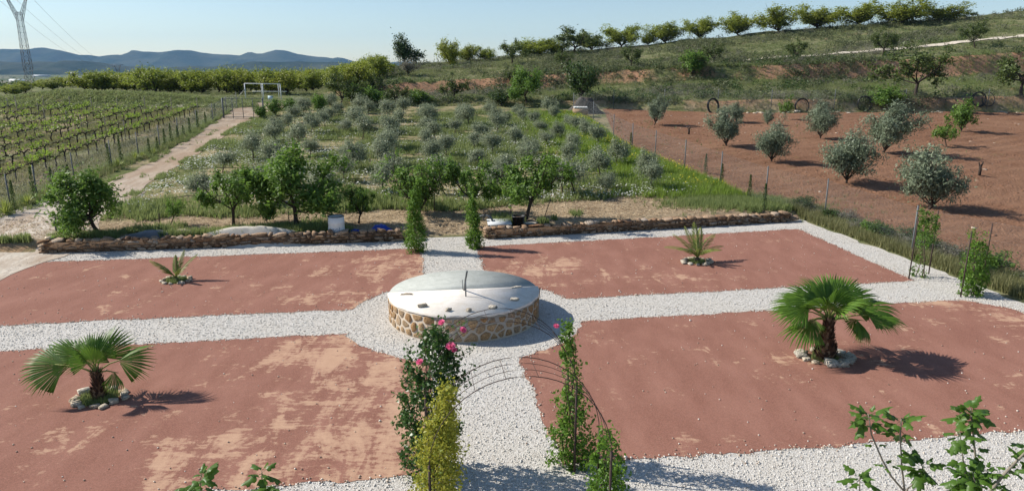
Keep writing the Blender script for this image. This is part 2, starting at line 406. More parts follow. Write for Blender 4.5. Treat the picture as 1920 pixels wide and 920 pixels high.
g1 = k.mix(k.attr('grove'), g1, gr)
st = k.mix(k.ramp(k.noise(1.2, 6), [(.35, 0.), (.65, 1.)]), (.21, .15, .095), (.37, .28, .18))
st = k.mix(k.ramp(k.noise(9, 4, k.pos(scale=(.5, 1.6, 1), rz=.3)), [(.5, 0.), (.7, .8)]), st, (.50, .40, .265))
g1 = k.mix(k.attr('straw'), g1, st)
# far fields
fc = k.voro(.006, k.pos(scale=(1, .45, 0), rz=.35), 'Color'); fs = k.N.new('ShaderNodeSeparateColor'); k.L(fc, fs.inputs[0])
ff = k.ramp(fs.outputs[0], [(0, (.075, .10, .04)), (.3, (.14, .15, .075)), (.55, (.23, .19, .125)), (.75, (.10, .12, .05)), (1, (.30, .25, .17))])
ff = k.mix(k.ramp(k.noise(.02, 5), [(.45, 0.), (.6, .6)]), ff, (.06, .075, .035))
g1 = k.mix(k.attr('far'), g1, ff)
k.color(g1).bump(k.noise(3.5, 6), .9, .10); M['ground'] = k.m

k = NM('ploughed_soil', 1, .05)
c = k.mix(k.ramp(k.noise(.25, 5), [(.3, 0.), (.7, 1.)]), (.165, .080, .046), (.245, .136, .084))
c = k.mix(k.ramp(k.noise(7, 5), [(.45, 0.), (.72, .7)]), c, (.29, .172, .112))
c = k.mix(k.ramp(k.noise(1.2, 4, k.pos(loc=(9, 2, 0))), [(.62, 0.), (.72, .35)]), c, (.16, .15, .06))
k.color(c).bump(k.math('ADD', k.noise(9, 6), k.math('MULTIPLY', k.noise(2.5, 3), .8)), 1., .10); M['ploughed'] = k.m
k = NM('track_earth', 1, .05)
c = k.mix(k.ramp(k.noise(.45, 5), [(.35, 0.), (.65, 1.)]), (.37, .275, .195), (.47, .385, .295))
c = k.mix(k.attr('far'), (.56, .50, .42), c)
c = k.mix(k.ramp(k.noise(8, 5), [(.35, .75), (.65, 1.)]), (.16, .11, .08), c)
c = k.mix(k.ramp(k.noise(1.1, 7, k.pos(scale=(1.6, .5, 1), rz=.55)), [(.42, 0.), (.66, .7)]), c, (.30, .215, .15))
k.color(c).bump(k.noise(5, 7), .9, .06); M['track'] = k.m
k = NM('pale_track', 1, .05); k.color(k.mix(k.noise(1.2, 5), (.50, .43, .34), (.62, .56, .47))).bump(k.noise(6, 4), .4, .05); M['pale_track'] = k.m
k = NM('vineyard_soil', 1, .05)
c = k.mix(k.ramp(k.noise(.35, 6), [(.38, 0.), (.62, 1.)]), (.13, .145, .062), (.27, .20, .13))
c = k.mix(k.ramp(k.noise(4, 5), [(.45, 0.), (.7, .7)]), c, (.17, .165, .075))
k.color(c).bump(k.noise(6, 6), .8, .06); M['vineyard'] = k.m
k = NM('sand_heap', 1, .05); k.color(k.mix(k.noise(2, 6), (.47, .43, .37), (.60, .56, .49))).bump(k.noise(14, 6), .6, .02); M['heap'] = k.m
k = NM('mountain_scrub', 1, 0)
c = k.mix(k.ramp(k.noise(.004, 6), [(.4, 0.), (.6, 1.)]), (.022, .034, .022), (.062, .068, .046)); k.color(c).bump(k.noise(.02, 5), 1, 6); M['mountain'] = k.m

# ------------------------------------------------------------------ ground
def fattr(me, name, vals):
    a = me.attributes.new(name, 'FLOAT', 'POINT'); a.data.foreach_set('value', np.asarray(vals, np.float32))
Yr = np.concatenate([np.arange(-60, 20, 4), np.arange(20, 40, .4), np.arange(40, 64, .8), np.arange(64, 132, .4), np.geomspace(132, 7600, 90)])
Sc = np.concatenate([-np.geomspace(3.2, 1.02, 24), np.linspace(-1, 1, 290), np.geomspace(1.02, 3.2, 24)])
SS, YY = np.meshgrid(Sc, Yr); XX = np.clip(SS*np.maximum(YY, 40), -8300, 8300)
zz = T(XX, YY)
U, Vv = uv(XX, YY)
zz = np.where((np.abs(U) < 18) & (Vv > -40) & (Vv < vwall(np.clip(U, -30, 16))+.05), zz-.03, zz)
nr, nc = XX.shape
idx = np.arange(nr*nc).reshape(nr, nc)
Fq = np.stack([idx[:-1, :-1], idx[:-1, 1:], idx[1:, 1:], idx[1:, :-1]], -1).reshape(-1, 4)
mb = MB(); mb.add(np.stack([XX, YY, zz], -1).reshape(-1, 3), Fq)
go = mb.build('ground', M['ground'], smooth=True); tag(go, kind='structure')
Lf0 = np.interp(SS, KS, KY[:, 0])
jit = (fbm(XX*.35, YY*.35, 3)-.45)
fattr(go.data, 'far', sstep(180, 320, YY).ravel())
fattr(go.data, 'grove', ((1-sstep(0, 2, YY-Lf0+jit*3))*sstep(11, 13, Vv)).ravel())
fattr(go.data, 'straw', (sstep(.1, .6, Vv-vwall(U))*(1-sstep(4.0, 5.2, Vv-vwall(U)+jit*3.4))*(U < 19)*(U > -24)).ravel())

# garden sheets
def jitter_poly(P, step=.18, amp=.035, seed=1):
    rng = np.random.default_rng(seed); out = []
    P = [np.asarray(p, float) for p in P]
    for i in range(len(P)):
        a, b = P[i], P[(i+1) % len(P)]; n = max(1, int(np.linalg.norm(b-a)/step))
        d = (b-a)/(np.linalg.norm(b-a)+1e-9); nrm = np.array([-d[1], d[0]])
        for j in range(n): out.append(a+(b-a)*j/n + nrm*rng.normal()*amp + nrm*.10*(vnoise(np.array([a[0]+j*.25]), np.array([a[1]+seed*3.1]))[0]-.5))
    return out
def sheet(name, P, z, mat):
    me = bpy.data.meshes.new(name); me.from_pydata([(p[0], p[1], z) for p in P], [], [tuple(range(len(P)))]); me.materials.append(mat)
    return tag(link(name, me), kind='structure')
gp = lambda u, v: g(u, v)[:2]
white = jitter_poly([gp(-17.3, -16), gp(17.2, -16), gp(17.3, 0), gp(17.2, 6), gp(17.0, 12.0), gp(15.4, 11.6), gp(8, 10.75), gp(1.6, 10.2), gp(-1.3, 10.2), gp(-8, 9.85), gp(-17.3, 9.8)], .4, .08, 3)
sheet('white_gravel', white, 0.0, M['gravel'])
RR = 3.45
def quadrant(su, sv, pts, seed):
    # the ring corner: from the path across to the arc and on to the cross path
    hu, hv = 1.1, 1.0
    a0 = math.atan2(sv*math.sqrt(RR**2-hu**2), su*hu); a1 = math.atan2(sv*hv, su*math.sqrt(RR**2-hv**2))
    if su < 0 and sv < 0: a0, a1 = a0 % (2*math.pi), a1 % (2*math.pi)
    arc = [gp(RR*math.cos(a0+(a1-a0)*t), RR*math.sin(a0+(a1-a0)*t)) for t in np.linspace(0, 1, 9)]
    return jitter_poly([gp(*p) for p in pts[:1]]+arc+[gp(*p) for p in pts[1:]], .16, .03, seed)
Q = [quadrant(-1, 1, [(-1.1, 8.1), (-15.9, 1.05), (-15.95, 6.6), (-15.7, 8.05)], 4), quadrant(1, 1, [(1.1, 8.05), (15.5, 1.2), (15.7, 5), (15.9, 9.2), (8, 8.55)], 5),
     quadrant(-1, -1, [(-1.25, -8.2), (-16, -1.0), (-16, -8.0)], 6), quadrant(1, -1, [(1.15, -8.25), (15.6, -.85), (16.4, -1.8), (16.6, -8.5)], 7)]
for q in Q: sheet('red_gravel', q, .008, M['red'])

def strip(name, pts, mat, dz=.02, n_across=8, step=.8, fn=None):
    """a ribbon laid on the ground: pts = (x, y, half width)"""
    pts = np.array(pts, float); seg = np.linalg.norm(np.diff(pts[:, :2], axis=0), axis=1); s = np.concatenate([[0], np.cumsum(seg)])
    ss = np.arange(0, s[-1], step); C = np.stack([np.interp(ss, s, pts[:, i]) for i in range(3)], 1)
    for _ in range(3): C[1:-1] = (C[:-2]+2*C[1:-1]+C[2:])/4
    t = np.gradient(C[:, :2], axis=0); t /= np.linalg.norm(t, axis=1)[:, None]; nn = np.stack([-t[:, 1], t[:, 0]], 1)
    w = np.linspace(-1, 1, n_across+1)
    hw = C[:, 2:3]*(1+.5*(vnoise(C[:, :1]*.7, C[:, 1:2]*.7)-.5))
    X = C[:, :1]+nn[:, :1]*hw*w; Y = C[:, 1:2]+nn[:, 1:]*hw*w
    Z = (fn or T)(X, Y)+dz
    m, n = X.shape; idx = np.arange(m*n).reshape(m, n)
    Fq = np.stack([idx[:-1, :-1], idx[:-1, 1:], idx[1:, 1:], idx[1:, :-1]], -1).reshape(-1, 4)
    b = MB(); b.add(np.stack([X, Y, Z], -1).reshape(-1, 3), Fq); o = b.build(name, mat, smooth=True)
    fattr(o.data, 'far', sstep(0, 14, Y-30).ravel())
    return tag(o, kind='structure')
def pxw(px, py, hw): p = at(px, py); return (p[0], p[1], hw)
TR = [(-21.5, 8, 4.1), (-20.6, 20, 3.3), (-21.0, 26, 3.4), (-21.6, 31, 2.8), pxw(165, 380, 1.8), pxw(256, 336, 1.25), pxw(316, 303, 1.05), pxw(376, 264, 1.15), pxw(408, 244, 1.35), pxw(450, 220, 1.6), pxw(474, 206, 1.9), pxw(515, 194, 2.8)]
strip('dirt_track', TR, M['track'], .018)
HT = [pxw(x, y+1, .75) for x, y in ((1330, 117), (1400, 113), (1500, 106), (1600, 99), (1700, 90), (1790, 80), (1860, 73), (1930, 65), (2050, 50))]
strip('hillside_track', HT, M['pale_track'], .10, 4, .6)
strip('far_track', [pxw(x, y, .5) for x, y in ((180, 204), (260, 202), (330, 201), (400, 197), (450, 193), (480, 191))], M['pale_track'], .06, 4, .6)

# sheets mapped on four corners
def patch(name, c, mat, nu, nv, dz, disp=None):
    a, b, d, e = [np.array(p[:2]) for p in c]
    s, t = np.meshgrid(np.linspace(0, 1, nu), np.linspace(0, 1, nv))
    P = (a*(1-s[..., None])+b*s[..., None])*(1-t[..., None])+(e*(1-s[..., None])+d*s[..., None])*t[..., None]
    X, Y = P[..., 0], P[..., 1]; Z = zbase(X, Y)+dz
    if disp is not None: Z = Z+disp(X, Y, np.minimum(np.minimum(s, 1-s)*nu, np.minimum(t, 1-t)*nv))
    idx = np.arange(nu*nv).reshape(nv, nu)
    Fq = np.stack([idx[:-1, :-1], idx[:-1, 1:], idx[1:, 1:], idx[1:, :-1]], -1).reshape(-1, 4)
    b_ = MB(); b_.add(np.stack([X, Y, Z], -1).reshape(-1, 3), Fq)
    return tag(b_.build(name, mat, smooth=True), kind='structure')
FPX = [(19.3, 17.5), at(1708, 480), at(1545, 412), at(1434, 385), at(1350, 350), at(1283, 322), at(1228, 300), at(1185, 283), at(1150, 262), at(1128, 209)]
def field_x(Y): return np.interp(Y, [q[1] for q in FPX], [q[0] for q in FPX])+.25+np.maximum(0, 17.5-np.asarray(Y))*.35
def furrow(X, Y, e):
    f = fbm(X*.9, Y*.9, 3); th = rad(28); q = X*math.sin(th)-Y*math.cos(th)+1.2*vnoise(X*.12, Y*.12)
    return np.clip(e/2, 0, 1)*(.02+.12*f+.09*(np.sin(q*2*np.pi/1.25)*.5+.5)*sstep(.35, .6, vnoise(X*.08+3, Y*.08)))
tq, sq = np.meshgrid(np.linspace(0, 1, 220), np.linspace(0, 1, 200), indexing='ij')
Yq = 10+66*tq; Xq = field_x(Yq)*(1-sq)+82*sq; Yq = np.minimum(Yq, 1e9)
Yq = Yq-.0*Xq; lim = np.interp(Xq/np.maximum(Yq, 20), KS, KY[:, 0])-.4; Yq = np.minimum(Yq*(1+.12*tq*0), lim)
e = np.minimum(np.minimum(sq, 1-sq)*200, np.minimum(tq, 1-tq)*220); Zq = zbase(Xq, Yq)+.02+furrow(Xq, Yq, e)
idx = np.arange(220*200).reshape(220, 200); b_ = MB(); b_.add(np.stack([Xq, Yq, Zq], -1).reshape(-1, 3), np.stack([idx[:-1, :-1], idx[:-1, 1:], idx[1:, 1:], idx[1:, :-1]], -1).reshape(-1, 4)); tag(b_.build('ploughed_field', M['ploughed'], smooth=True), kind='structure')
VYC = [at(-160, 400), at(60, 372), at(385, 226), at(-160, 219)]
patch('vineyard_ground', VYC, M['vineyard'], 50, 50, .015)

# far ridges
def ridge(name, pts, D, depth, base, mat, amp):
    xs = np.linspace(pts[0][0], pts[-1][0], 420); ys = np.interp(xs, [p[0] for p in pts], [p[1] for p in pts])-(fbm(xs/38, xs*0+D/1000, 4)-.47)*7-2
    ztop = np.array([zat(y, D) for y in ys]); X = (xs-960)/F_PX/1.03*D
    ts = np.array([-1, -.75, -.5, -.28, -.12, 0, .3, .7, 1]); prof = np.array([0, .2, .46, .72, .92, 1, .75, .3, 0])
    V = []
    for t, pf in zip(ts, prof):
        Yv = D+t*depth+np.zeros_like(X)
        z = base+(ztop-base)*pf + (vnoise(X/(D*.02), Yv/(D*.02))-.5)*amp*(pf > 0)*(abs(t) > .05)
        V.append(np.stack([X*(Yv/D)**.3, Yv, np.where(pf == 0, base-3, z)], 1))
    m, n = len(ts), len(xs); idx = np.arange(m*n).reshape(m, n)
    Fq = np.stack([idx[:-1, :-1], idx[:-1, 1:], idx[1:, 1:], idx[1:, :-1]], -1).reshape(-1, 4)
    b = MB(); b.add(np.concatenate(V), Fq); return tag(b.build(name, mat, smooth=True), kind='structure')
ridge('mountains', [(-700, 100), (-300, 96), (0, 97), (30, 94), (60, 95), (90, 92), (120, 97), (150, 104), (190, 107), (235, 105), (262, 100), (290, 99), (335, 97), (380, 99), (415, 104), (450, 105), (490, 103), (508, 99), (522, 96), (540, 98), (560, 103), (590, 107), (630, 112), (644, 111), (660, 115), (680, 122), (760, 122), (900, 118), (1400, 112), (2600, 108)], 6400, 900, 0, M['mountain'], 60)
ridge('foothills', [(-700, 118), (0, 116), (40, 119), (90, 117), (130, 117), (170, 119), (210, 123), (260, 129), (300, 131), (400, 128), (430, 122), (470, 121), (520, 118), (560, 117), (600, 120), (660, 121), (720, 122), (800, 123), (1200, 122), (2600, 120)], 3600, 500, -16, M['mountain'], 22)

# ------------------------------------------------------------------ stones, sundial, walls
def rock_mesh(name, seed, mat, n=2, rough=.22, squash=.75):
    """a cube net pulled to a rounded, chipped block (48 triangles)"""
    rng = np.random.default_rng(seed); V = []; key = {}; F = []
    def vid(p):
        kk = tuple(np.round(p, 4))
        if kk not in key:
            q = np.array(p); r = q/np.linalg.norm(q); q = q*.68+r*.36
            V.append(q*(1+rng.normal(size=3)*rough*.55)); key[kk] = len(V)-1
        return key[kk]
    for ax in range(3):
        for sgn in (-1, 1):
            for i in range(n):
                for j in range(n):
                    c = []
                    for di, dj in ((0, 0), (1, 0), (1, 1), (0, 1)):
                        p = np.zeros(3); p[ax] = sgn; p[(ax+1) % 3] = -1+2*(i+di)/n; p[(ax+2) % 3] = -1+2*(j+dj)/n; c.append(vid(p))
                    F.append(tuple(c if sgn > 0 else c[::-1]))
    V = np.array(V); V /= (V.max(0)-V.min(0)); V -= (V.max(0)+V.min(0))/2
    V[:, 2] *= 1; b = MB(); b.add(V, F); return b.mesh(name, mat)
WS = [rock_mesh('stone', 100+i, M['wall_stone'], 2, .46) for i in range(10)]
RK = [rock_mesh('rock', 200+i, M['rock'], 2, .3) for i in range(8)]
CHIP = [rock_mesh('chip', 250+i, M['chip'], 1, .4) for i in range(1)]
def basearr(me):
    V = np.zeros(len(me.vertices)*3, np.float32); me.vertices.foreach_get('co', V)
    F = np.array([list(p.vertices) for p in me.polygons]); return V.reshape(-1, 3), F

def dry_wall(p0, p1, h0, h1, label, seed, z0=0.0):
    rng = np.random.default_rng(seed); p0 = np.array(p0, float); p1 = np.array(p1, float)
    d = p1-p0; L = np.linalg.norm(d); d /= L; nrm = np.array([-d[1], d[0]]); rz = math.atan2(d[1], d[0])
    t = thing('dry_stone_wall', (*p0, z0), label, 'wall')
    core = MB(); V, F = box((L/2, 0, min(h0, h1)*.42), (L-.35, .24, min(h0, h1)*.84)); core.add(V, F); co = core.build('core', M['wall_core'], t); co.rotation_euler = (0, 0, rz)
    rows = 4
    for r in range(rows):
        x = -.05*rng.random()
        while x < L:
            hh = h0+(h1-h0)*x/L
            hr = hh/rows; w_ = (rng.uniform(.14, .34) if rng.random() < .55 else rng.uniform(.3, .62))*(1.15 if r == rows-1 else 1)
            o = link('stone', WS[rng.integers(10)], t)
            c = p0*0+d*(x+w_/2)+nrm*rng.normal()*.018
            o.location = (c[0], c[1], hr*(r+.5)+rng.normal()*.016)
            o.scale = (w_*1.06, .40+rng.normal()*.03, hr*1.16*(rng.uniform(.7, 1.6) if r == rows-1 else rng.uniform(.85, 1.2)))
            o.rotation_euler = (rng.normal()*.09, rng.normal()*.10, rz+rng.normal()*.05+(math.pi if rng.random() < .5 else 0))
            x += w_+.012
    return t
dry_wall(at(78, 474)[:2], (-4.5, 28.55), .52, .50, 'long dry stone wall between driveway and path opening', 1)
dry_wall((-1.2, 28.85), (13.2, 32.35), .50, .46, 'dry stone wall running from path opening to fenced field', 2)

# the sundial
DR, DH = 2.17, .76
sund = thing('sundial', g(0, 0), 'round stone sundial platform with half white and half grey top', 'sundial', rz=GA)
n = 96; ang = np.arange(n)*2*np.pi/n
b = MB(); b.add(np.concatenate([np.stack([DR*np.cos(ang), DR*np.sin(ang), np.full(n, z)], 1) for z in (0, DH-.03)]), [(i, (i+1) % n, n+(i+1) % n, n+i) for i in range(n)]+[tuple(range(n, 2*n))])
b.build('drum', M['mortar'], sund)
def half_disc(name, a0, a1, r, z0, z1, mat, wav):
    rng = np.random.default_rng(8); a = np.linspace(a0, a1, 60); rr = r+wav*(vnoise(a*9, a*0+.5)-.5)*2
    P = np.stack([rr*np.cos(a), rr*np.sin(a)], 1); m = len(P)
    lowd = np.where(np.arange(m) % 1 == 0, z0+(-.02+.05*vnoise(a*14, a*0+3))*(wav > 0), z0)
    b = MB(); b.add(np.concatenate([np.c_[P, lowd], np.c_[P, np.full(m, z1)]]), [(i, i+1, m+i+1, m+i) for i in range(m-1)]+[(m-1, 0, m, 2*m-1), tuple(range(m, 2*m))])
    return b.build(name, mat, sund)
half_disc('grey_top', rad(-1.5), rad(181.5), DR-.01, DH-.028, DH-.008, M['screed'], 0)
half_disc('white_top', rad(178), rad(362), DR+.022, DH-.05, DH+.018, M['plaster'], .016)
def voronoi_band(W, H, nx, nz, seed):
    rng = np.random.default_rng(seed); P = []
    for i in range(nx):
        for j in range(nz): P.append(((i+.5*(j % 2)+rng.uniform(.02, .98))*W/nx, (j+rng.uniform(.1, .9))*H/nz))
    P = np.array(P); A = np.concatenate([P, P+[W, 0], P-[W, 0]]); cells = []
    for p in P:
        poly = [np.array((p[0]-.6, 0.02)), np.array((p[0]+.6, .02)), np.array((p[0]+.6, H-.02)), np.array((p[0]-.6, H-.02))]
        dd = np.linalg.norm(A-p, axis=1)
        for q in A[np.argsort(dd)[1:14]]:
            mid = (p+q)/2; nv = q-p; out = []
            for i in range(len(poly)):
                a, c = poly[i], poly[(i+1) % len(poly)]; da, dc = np.dot(a-mid, nv), np.dot(c-mid, nv)
                if da <= 0: out.append(a)
                if da*dc < 0: out.append(a+(c-a)*da/(da-dc))
            poly = out
            if len(poly) < 3: break
        if len(poly) >= 3: cells.append((p, np.array(poly)))
    return cells
rng = np.random.default_rng(21)
for p, poly in voronoi_band(2*math.pi*DR, DH-.05, 46, 3, 12):
    c = poly.mean(0); q = c+(poly-c)*rng.uniform(.58, .88)
    ch = []                                                   # corners rounded off
    for i in range(len(q)): a, e = q[i], q[(i+1) % len(q)]; ch += [a*.86+e*.14, a*.14+e*.86]
    q = np.array(ch); m = len(q); pr = rng.uniform(.010, .032); V = []
    for sc, r in ((1, DR-.015), (1, DR+pr*.45), (.80, DR+pr)):
        w2 = c+(q-c)*sc+rng.normal(size=q.shape)*.004*(sc < 1); a = w2[:, 0]/DR
        V.append(np.stack([r*np.cos(a), r*np.sin(a), w2[:, 1]], 1))
    F = [(l*m+i, l*m+(i+1) % m, (l+1)*m+(i+1) % m, (l+1)*m+i) for l in range(2) for i in range(m)]+[tuple(range(2*m, 3*m))]
    b = MB(); b.add(np.concatenate(V), F); b.build('stone', M['drum_stone'], sund)
# gnomon: a rod leaning along the meridian, held by a strut
gz = DH+.018
b = MB(); b.add(*tube([(.0, .02, gz-.02), (.0, -.62, gz+.50), (.005, -1.16, gz+.90)], .026, 8)); b.build('gnomon_rod', M['galv'], sund, True)
b = MB(); b.add(*tube([(.005, -.60, gz-.02), (.002, -.60, gz+.47)], .02, 8)); b.build('gnomon_strut', M['galv'], sund, True)
b = MB(); b.add(*tube([(-.035, .05, gz-.02), (-.04, .05, gz+.30)], .010, 6)); b.build('gnomon_peg', M['galv'], sund, True)
# hour markers standing loose on the plaster (photo positions -> places on the top)
def ontop(px, py, z): r = ray(px, py); t = (z-CAM_H)/r[2]; return r[0]*t, r[1]*t
for px, py, sx, sy, sz, rz in ((762, 553, .40, .09, .07, .05), (968, 540, .36, .09, .07, .3), (792, 576, .30, .12, .09, .4), (841, 584, .17, .11, .10, .9), (879, 585, .15, .10, .10, -.8), (924, 579, .24, .12, .09, -.5), (966, 564, .26, .12, .09, -.35)):
    x, y = ontop(px, py, DH)
    o = link('marker_stone', RK[R.integers(8)], None); o.location = (x, y, gz+sz*.46 - (.024 if py in (553, 540) else 0)); o.scale = (sx, sy, sz); o.rotation_euler = (0, 0, rz)
    tag(o, 'small tan hour marker stone lying on the sundial top', 'stone', 'hour marker stones on the sundial')
# small rusty pin on the rim
x, y = ontop(1012, 551, DH); b = MB(); b.add(*tube([(x, y, DH-.12), (x, y, DH+.16)], .012, 6)); b.add(*tube([(x, y, DH+.14), (x, y, DH+.19)], [.03, .02], 6))
tag(b.build('rim_peg', M['iron']), 'small dark iron peg at the rim of the sundial', 'peg')

# ------------------------------------------------------------------ plant builders
def grow(rng, style):
    """branch skeleton: list of (points, radii) and the twig tips"""
    S = dict(round=dict(th=.24, nl=7, e0=8, e1=78, l=(.42, .6), sec=6, tw=4, spread=.65),
             vase=dict(th=.08, nl=12, e0=34, e1=80, l=(.60, .85), sec=9, tw=4, spread=.40),
             wide=dict(th=.28, nl=6, e0=10, e1=60, l=(.5, .75), sec=6, tw=4, spread=.65),
             olive=dict(th=.34, nl=8, e0=5, e1=82, l=(.28, .42), sec=5, tw=4, spread=.75),
             bushy=dict(th=.12, nl=12, e0=46, e1=88, l=(.45, .85), sec=8, tw=4, spread=.45),
             tall=dict(th=.16, nl=10, e0=15, e1=85, l=(.35, .75), sec=6, tw=4, spread=.6),
             sparse=dict(th=.34, nl=6, e0=15, e1=75, l=(.30, .55), sec=4, tw=3, spread=.7))[style]
    br = []; tips = []
    lean = rng.normal(size=2)*.06*S['th']/.2
    top = np.array([lean[0], lean[1], S['th']])
    mid = top*.5+np.append(rng.normal(size=2)*.012, 0)
    br.append(([np.zeros(3), mid, top], [.034, .026, .023]))
    for i in range(S['nl']):
        az = 2*math.pi*(i+rng.uniform(-.35, .35))/S['nl']*(2 if S['nl'] > 8 else 1); el = rad(rng.uniform(S['e0'], S['e1'])); L = rng.uniform(*S['l'])
        d = np.array([math.cos(az)*math.cos(el), math.sin(az)*math.cos(el), math.sin(el)])
        st = top*rng.uniform(.82, 1.0)
        P = [st]
        for q in range(3):
            dd = d+rng.normal(size=3)*.16+np.array([0, 0, .10*q]); dd /= np.linalg.norm(dd); P.append(P[-1]+dd*L/3)
        br.append((P, [.016, .011, .008, .004]))
        P = np.array(P)
        for j in range(S['sec']):
            t = rng.uniform(.15 if style == 'vase' else .28 if style == 'bushy' else .35, 1.0)*3; i0 = min(2, int(t)); p = P[i0]+(P[i0+1]-P[i0])*(t-i0)
            sd_ = d*.6+unit(1, rng)[0]*S['spread']*1.3+np.array([0, 0, .15]); sd_ /= np.linalg.norm(sd_); l2 = L*rng.uniform(.25, .5)
            e = p+sd_*l2; br.append(([p, p+sd_*l2*.5+rng.normal(size=3)*.01, e], [.006, .004, .002]))
            for m in range(S['tw']):
                tips.append(p+sd_*l2*rng.uniform(.3, 1.1)+rng.normal(size=3)*.03)
    return br, np.array(tips)
def tree_kind(style, leafmat, nleaf, lsize, aspect, seed, sig=.055, bark='bark', up=.5, keep=.8, flat=1.0, holes=0):
    """returns (trunk mesh, crown mesh) scaled to unit width and unit height, standing at the origin"""
    rng = np.random.default_rng(seed); br, tips = grow(rng, style)
    tips = tips[rng.random(len(tips)) < keep]
    c = tips.mean(0)
    P = tips[rng.integers(len(tips), size=nleaf)]+rng.normal(size=(nleaf, 3))*sig*np.array([1, 1, flat])*rng.uniform(.4, 1.4, size=(nleaf, 1))
    if style in ('bushy',):                                    # leafy down to the ground in places
        pass
    lo = np.percentile(P, 1.5, axis=0); hi = np.percentile(P, 98.5, axis=0)
    sx = max(hi[0]-lo[0], hi[1]-lo[1]); sc = np.array([1/sx, 1/sx, 1/hi[2]])
    out = (P-c)*np.array([1, 1, .8]); out /= np.linalg.norm(out, axis=1)[:, None]+1e-6
    V, F = leaves(P*sc, lsize*rng.uniform(.6, 1.3, nleaf), aspect, up, out*.7, .14, rng)
    cr = MB(); cr.add(V, F); crown = cr.mesh('crown', leafmat)
    tb = MB()
    for p, r in br: tb.add(*tube(np.array(p)*sc, np.array(r), 5 if r[0] > .01 else 4, False))
    return tb.mesh('trunk', M[bark]), crown
KIND = {}
def kind(name, count, *a, **kw):
    seed = kw.pop('seed', 1); KIND[name] = [tree_kind(*a, seed=seed*50+i, **kw) for i in range(count)]
kind('olive', 5, 'olive', M['olive'], 2600, .085, .34, seed=1, sig=.075, keep=.75)
kind('olive_field', 4, 'bushy', M['olive_field'], 8500, .062, .32, seed=2, sig=.055, bark='bark_dark', keep=.75)
kind('orchard', 3, 'vase', M['almond'], 2600, .075, .5, seed=3, sig=.05, bark='bark_dark')
kind('crest', 4, 'vase', M['almond'], 6500, .055, .5, seed=4, sig=.055, bark='bark_dark')
kind('garden', 4, 'round', M['green'], 6500, .060, .45, seed=5, sig=.055, bark='bark_dark', keep=.8)
kind('garden_open', 4, 'wide', M['green'], 3600, .065, .42, seed=6, sig=.045, bark='bark_dark', keep=.6)
kind('garden_v', 2, 'vase', M['green'], 3000, .070, .42, seed=16, sig=.045, bark='bark_dark', keep=.6)
kind('wild', 4, 'wide', M['almond_dull'], 2600, .060, .5, seed=7, sig=.045, bark='bark_dark', keep=.65)
kind('dense', 2, 'tall', M['green_deep'], 5200, .060, .55, seed=8, sig=.06, bark='bark_dark')
kind('sapling', 3, 'sparse', M['green'], 900, .10, .45, seed=9, sig=.06, keep=.7)
kind('bush', 4, 'bushy', M['green'], 2200, .10, .5, seed=10, sig=.08)
kind('shrub_dark', 3, 'bushy', M['green_deep'], 2200, .085, .5, seed=12, sig=.08, bark='bark_dark')
kind('shrub_grey', 3, 'bushy', M['scrub_grey'], 2000, .09, .25, seed=13, sig=.07)
def plant(kd, name, p, w_, h, label, cat='tree', group=None, i=None, rz=None, lean=(0, 0), names=('trunk', 'crown')):
    ms = KIND[kd]; tr, cr = ms[R.integers(len(ms)) if i is None else i % len(ms)]
    o = thing(name, (p[0], p[1], p[2]-.03), label, cat, group, R.uniform(0, 6.28) if rz is None else rz, (w_, w_, h))
    o.rotation_euler = (lean[0], lean[1], o.rotation_euler[2])
    link(names[0], tr, o); link(names[1], cr, o)
    return o
def plant_px(kd, name, px, py, wpx, top, label, cat='tree', group=None, **kw):
    p = at(px, py); base = py
    while p[1] > 180 and base < py+40: base += 1; p = at(px, base)
    s = mpp(p); return plant(kd, name, p, wpx*s, (py-top)*s*1.02, label, cat, group, **kw)

# ------------------------------------------------------------------ trees behind the wall
TW = 'leafy trees in the mulch strip behind the stone walls'
plant_px('garden', 'garden_tree', 186, 438, 138, 322, 'round bright green tree beside the driveway behind the stone wall', i=0, lean=(0, -.10), rz=.6)
plant_px('garden_open', 'garden_tree', 438, 424, 105, 318, 'open green tree touching the largest tree behind the wall', group=TW, i=0)
plant_px('garden', 'garden_tree', 557, 427, 158, 287, 'largest broad green tree behind the wall near the white drum', group=TW, i=1)
plant_px('garden_open', 'young_tree', 673, 419, 62, 345, 'small young tree behind the white drum and blue tarps', group=TW, i=1)
plant_px('garden_v', 'garden_tree', 786, 402, 112, 300, 'green tree behind the leafy pillar at the wall end', group=TW, i=2)
plant_px('garden_open', 'garden_tree', 888, 400, 100, 305, 'green tree behind the slim leafy pillar at the opening', group=TW, i=3)
plant_px('garden_open', 'garden_tree', 985, 412, 132, 298, 'green tree shading the black pots behind the wall', group=TW, i=0, rz=2.)
plant_px('sapling', 'sapling', 318, 424, 34, 375, 'thin sapling with tiny crown in the straw mulch', group=TW)
plant_px('bush', 'bush', 500, 418, 42, 375, 'leafy suckers at the foot of the largest garden tree', 'bush')

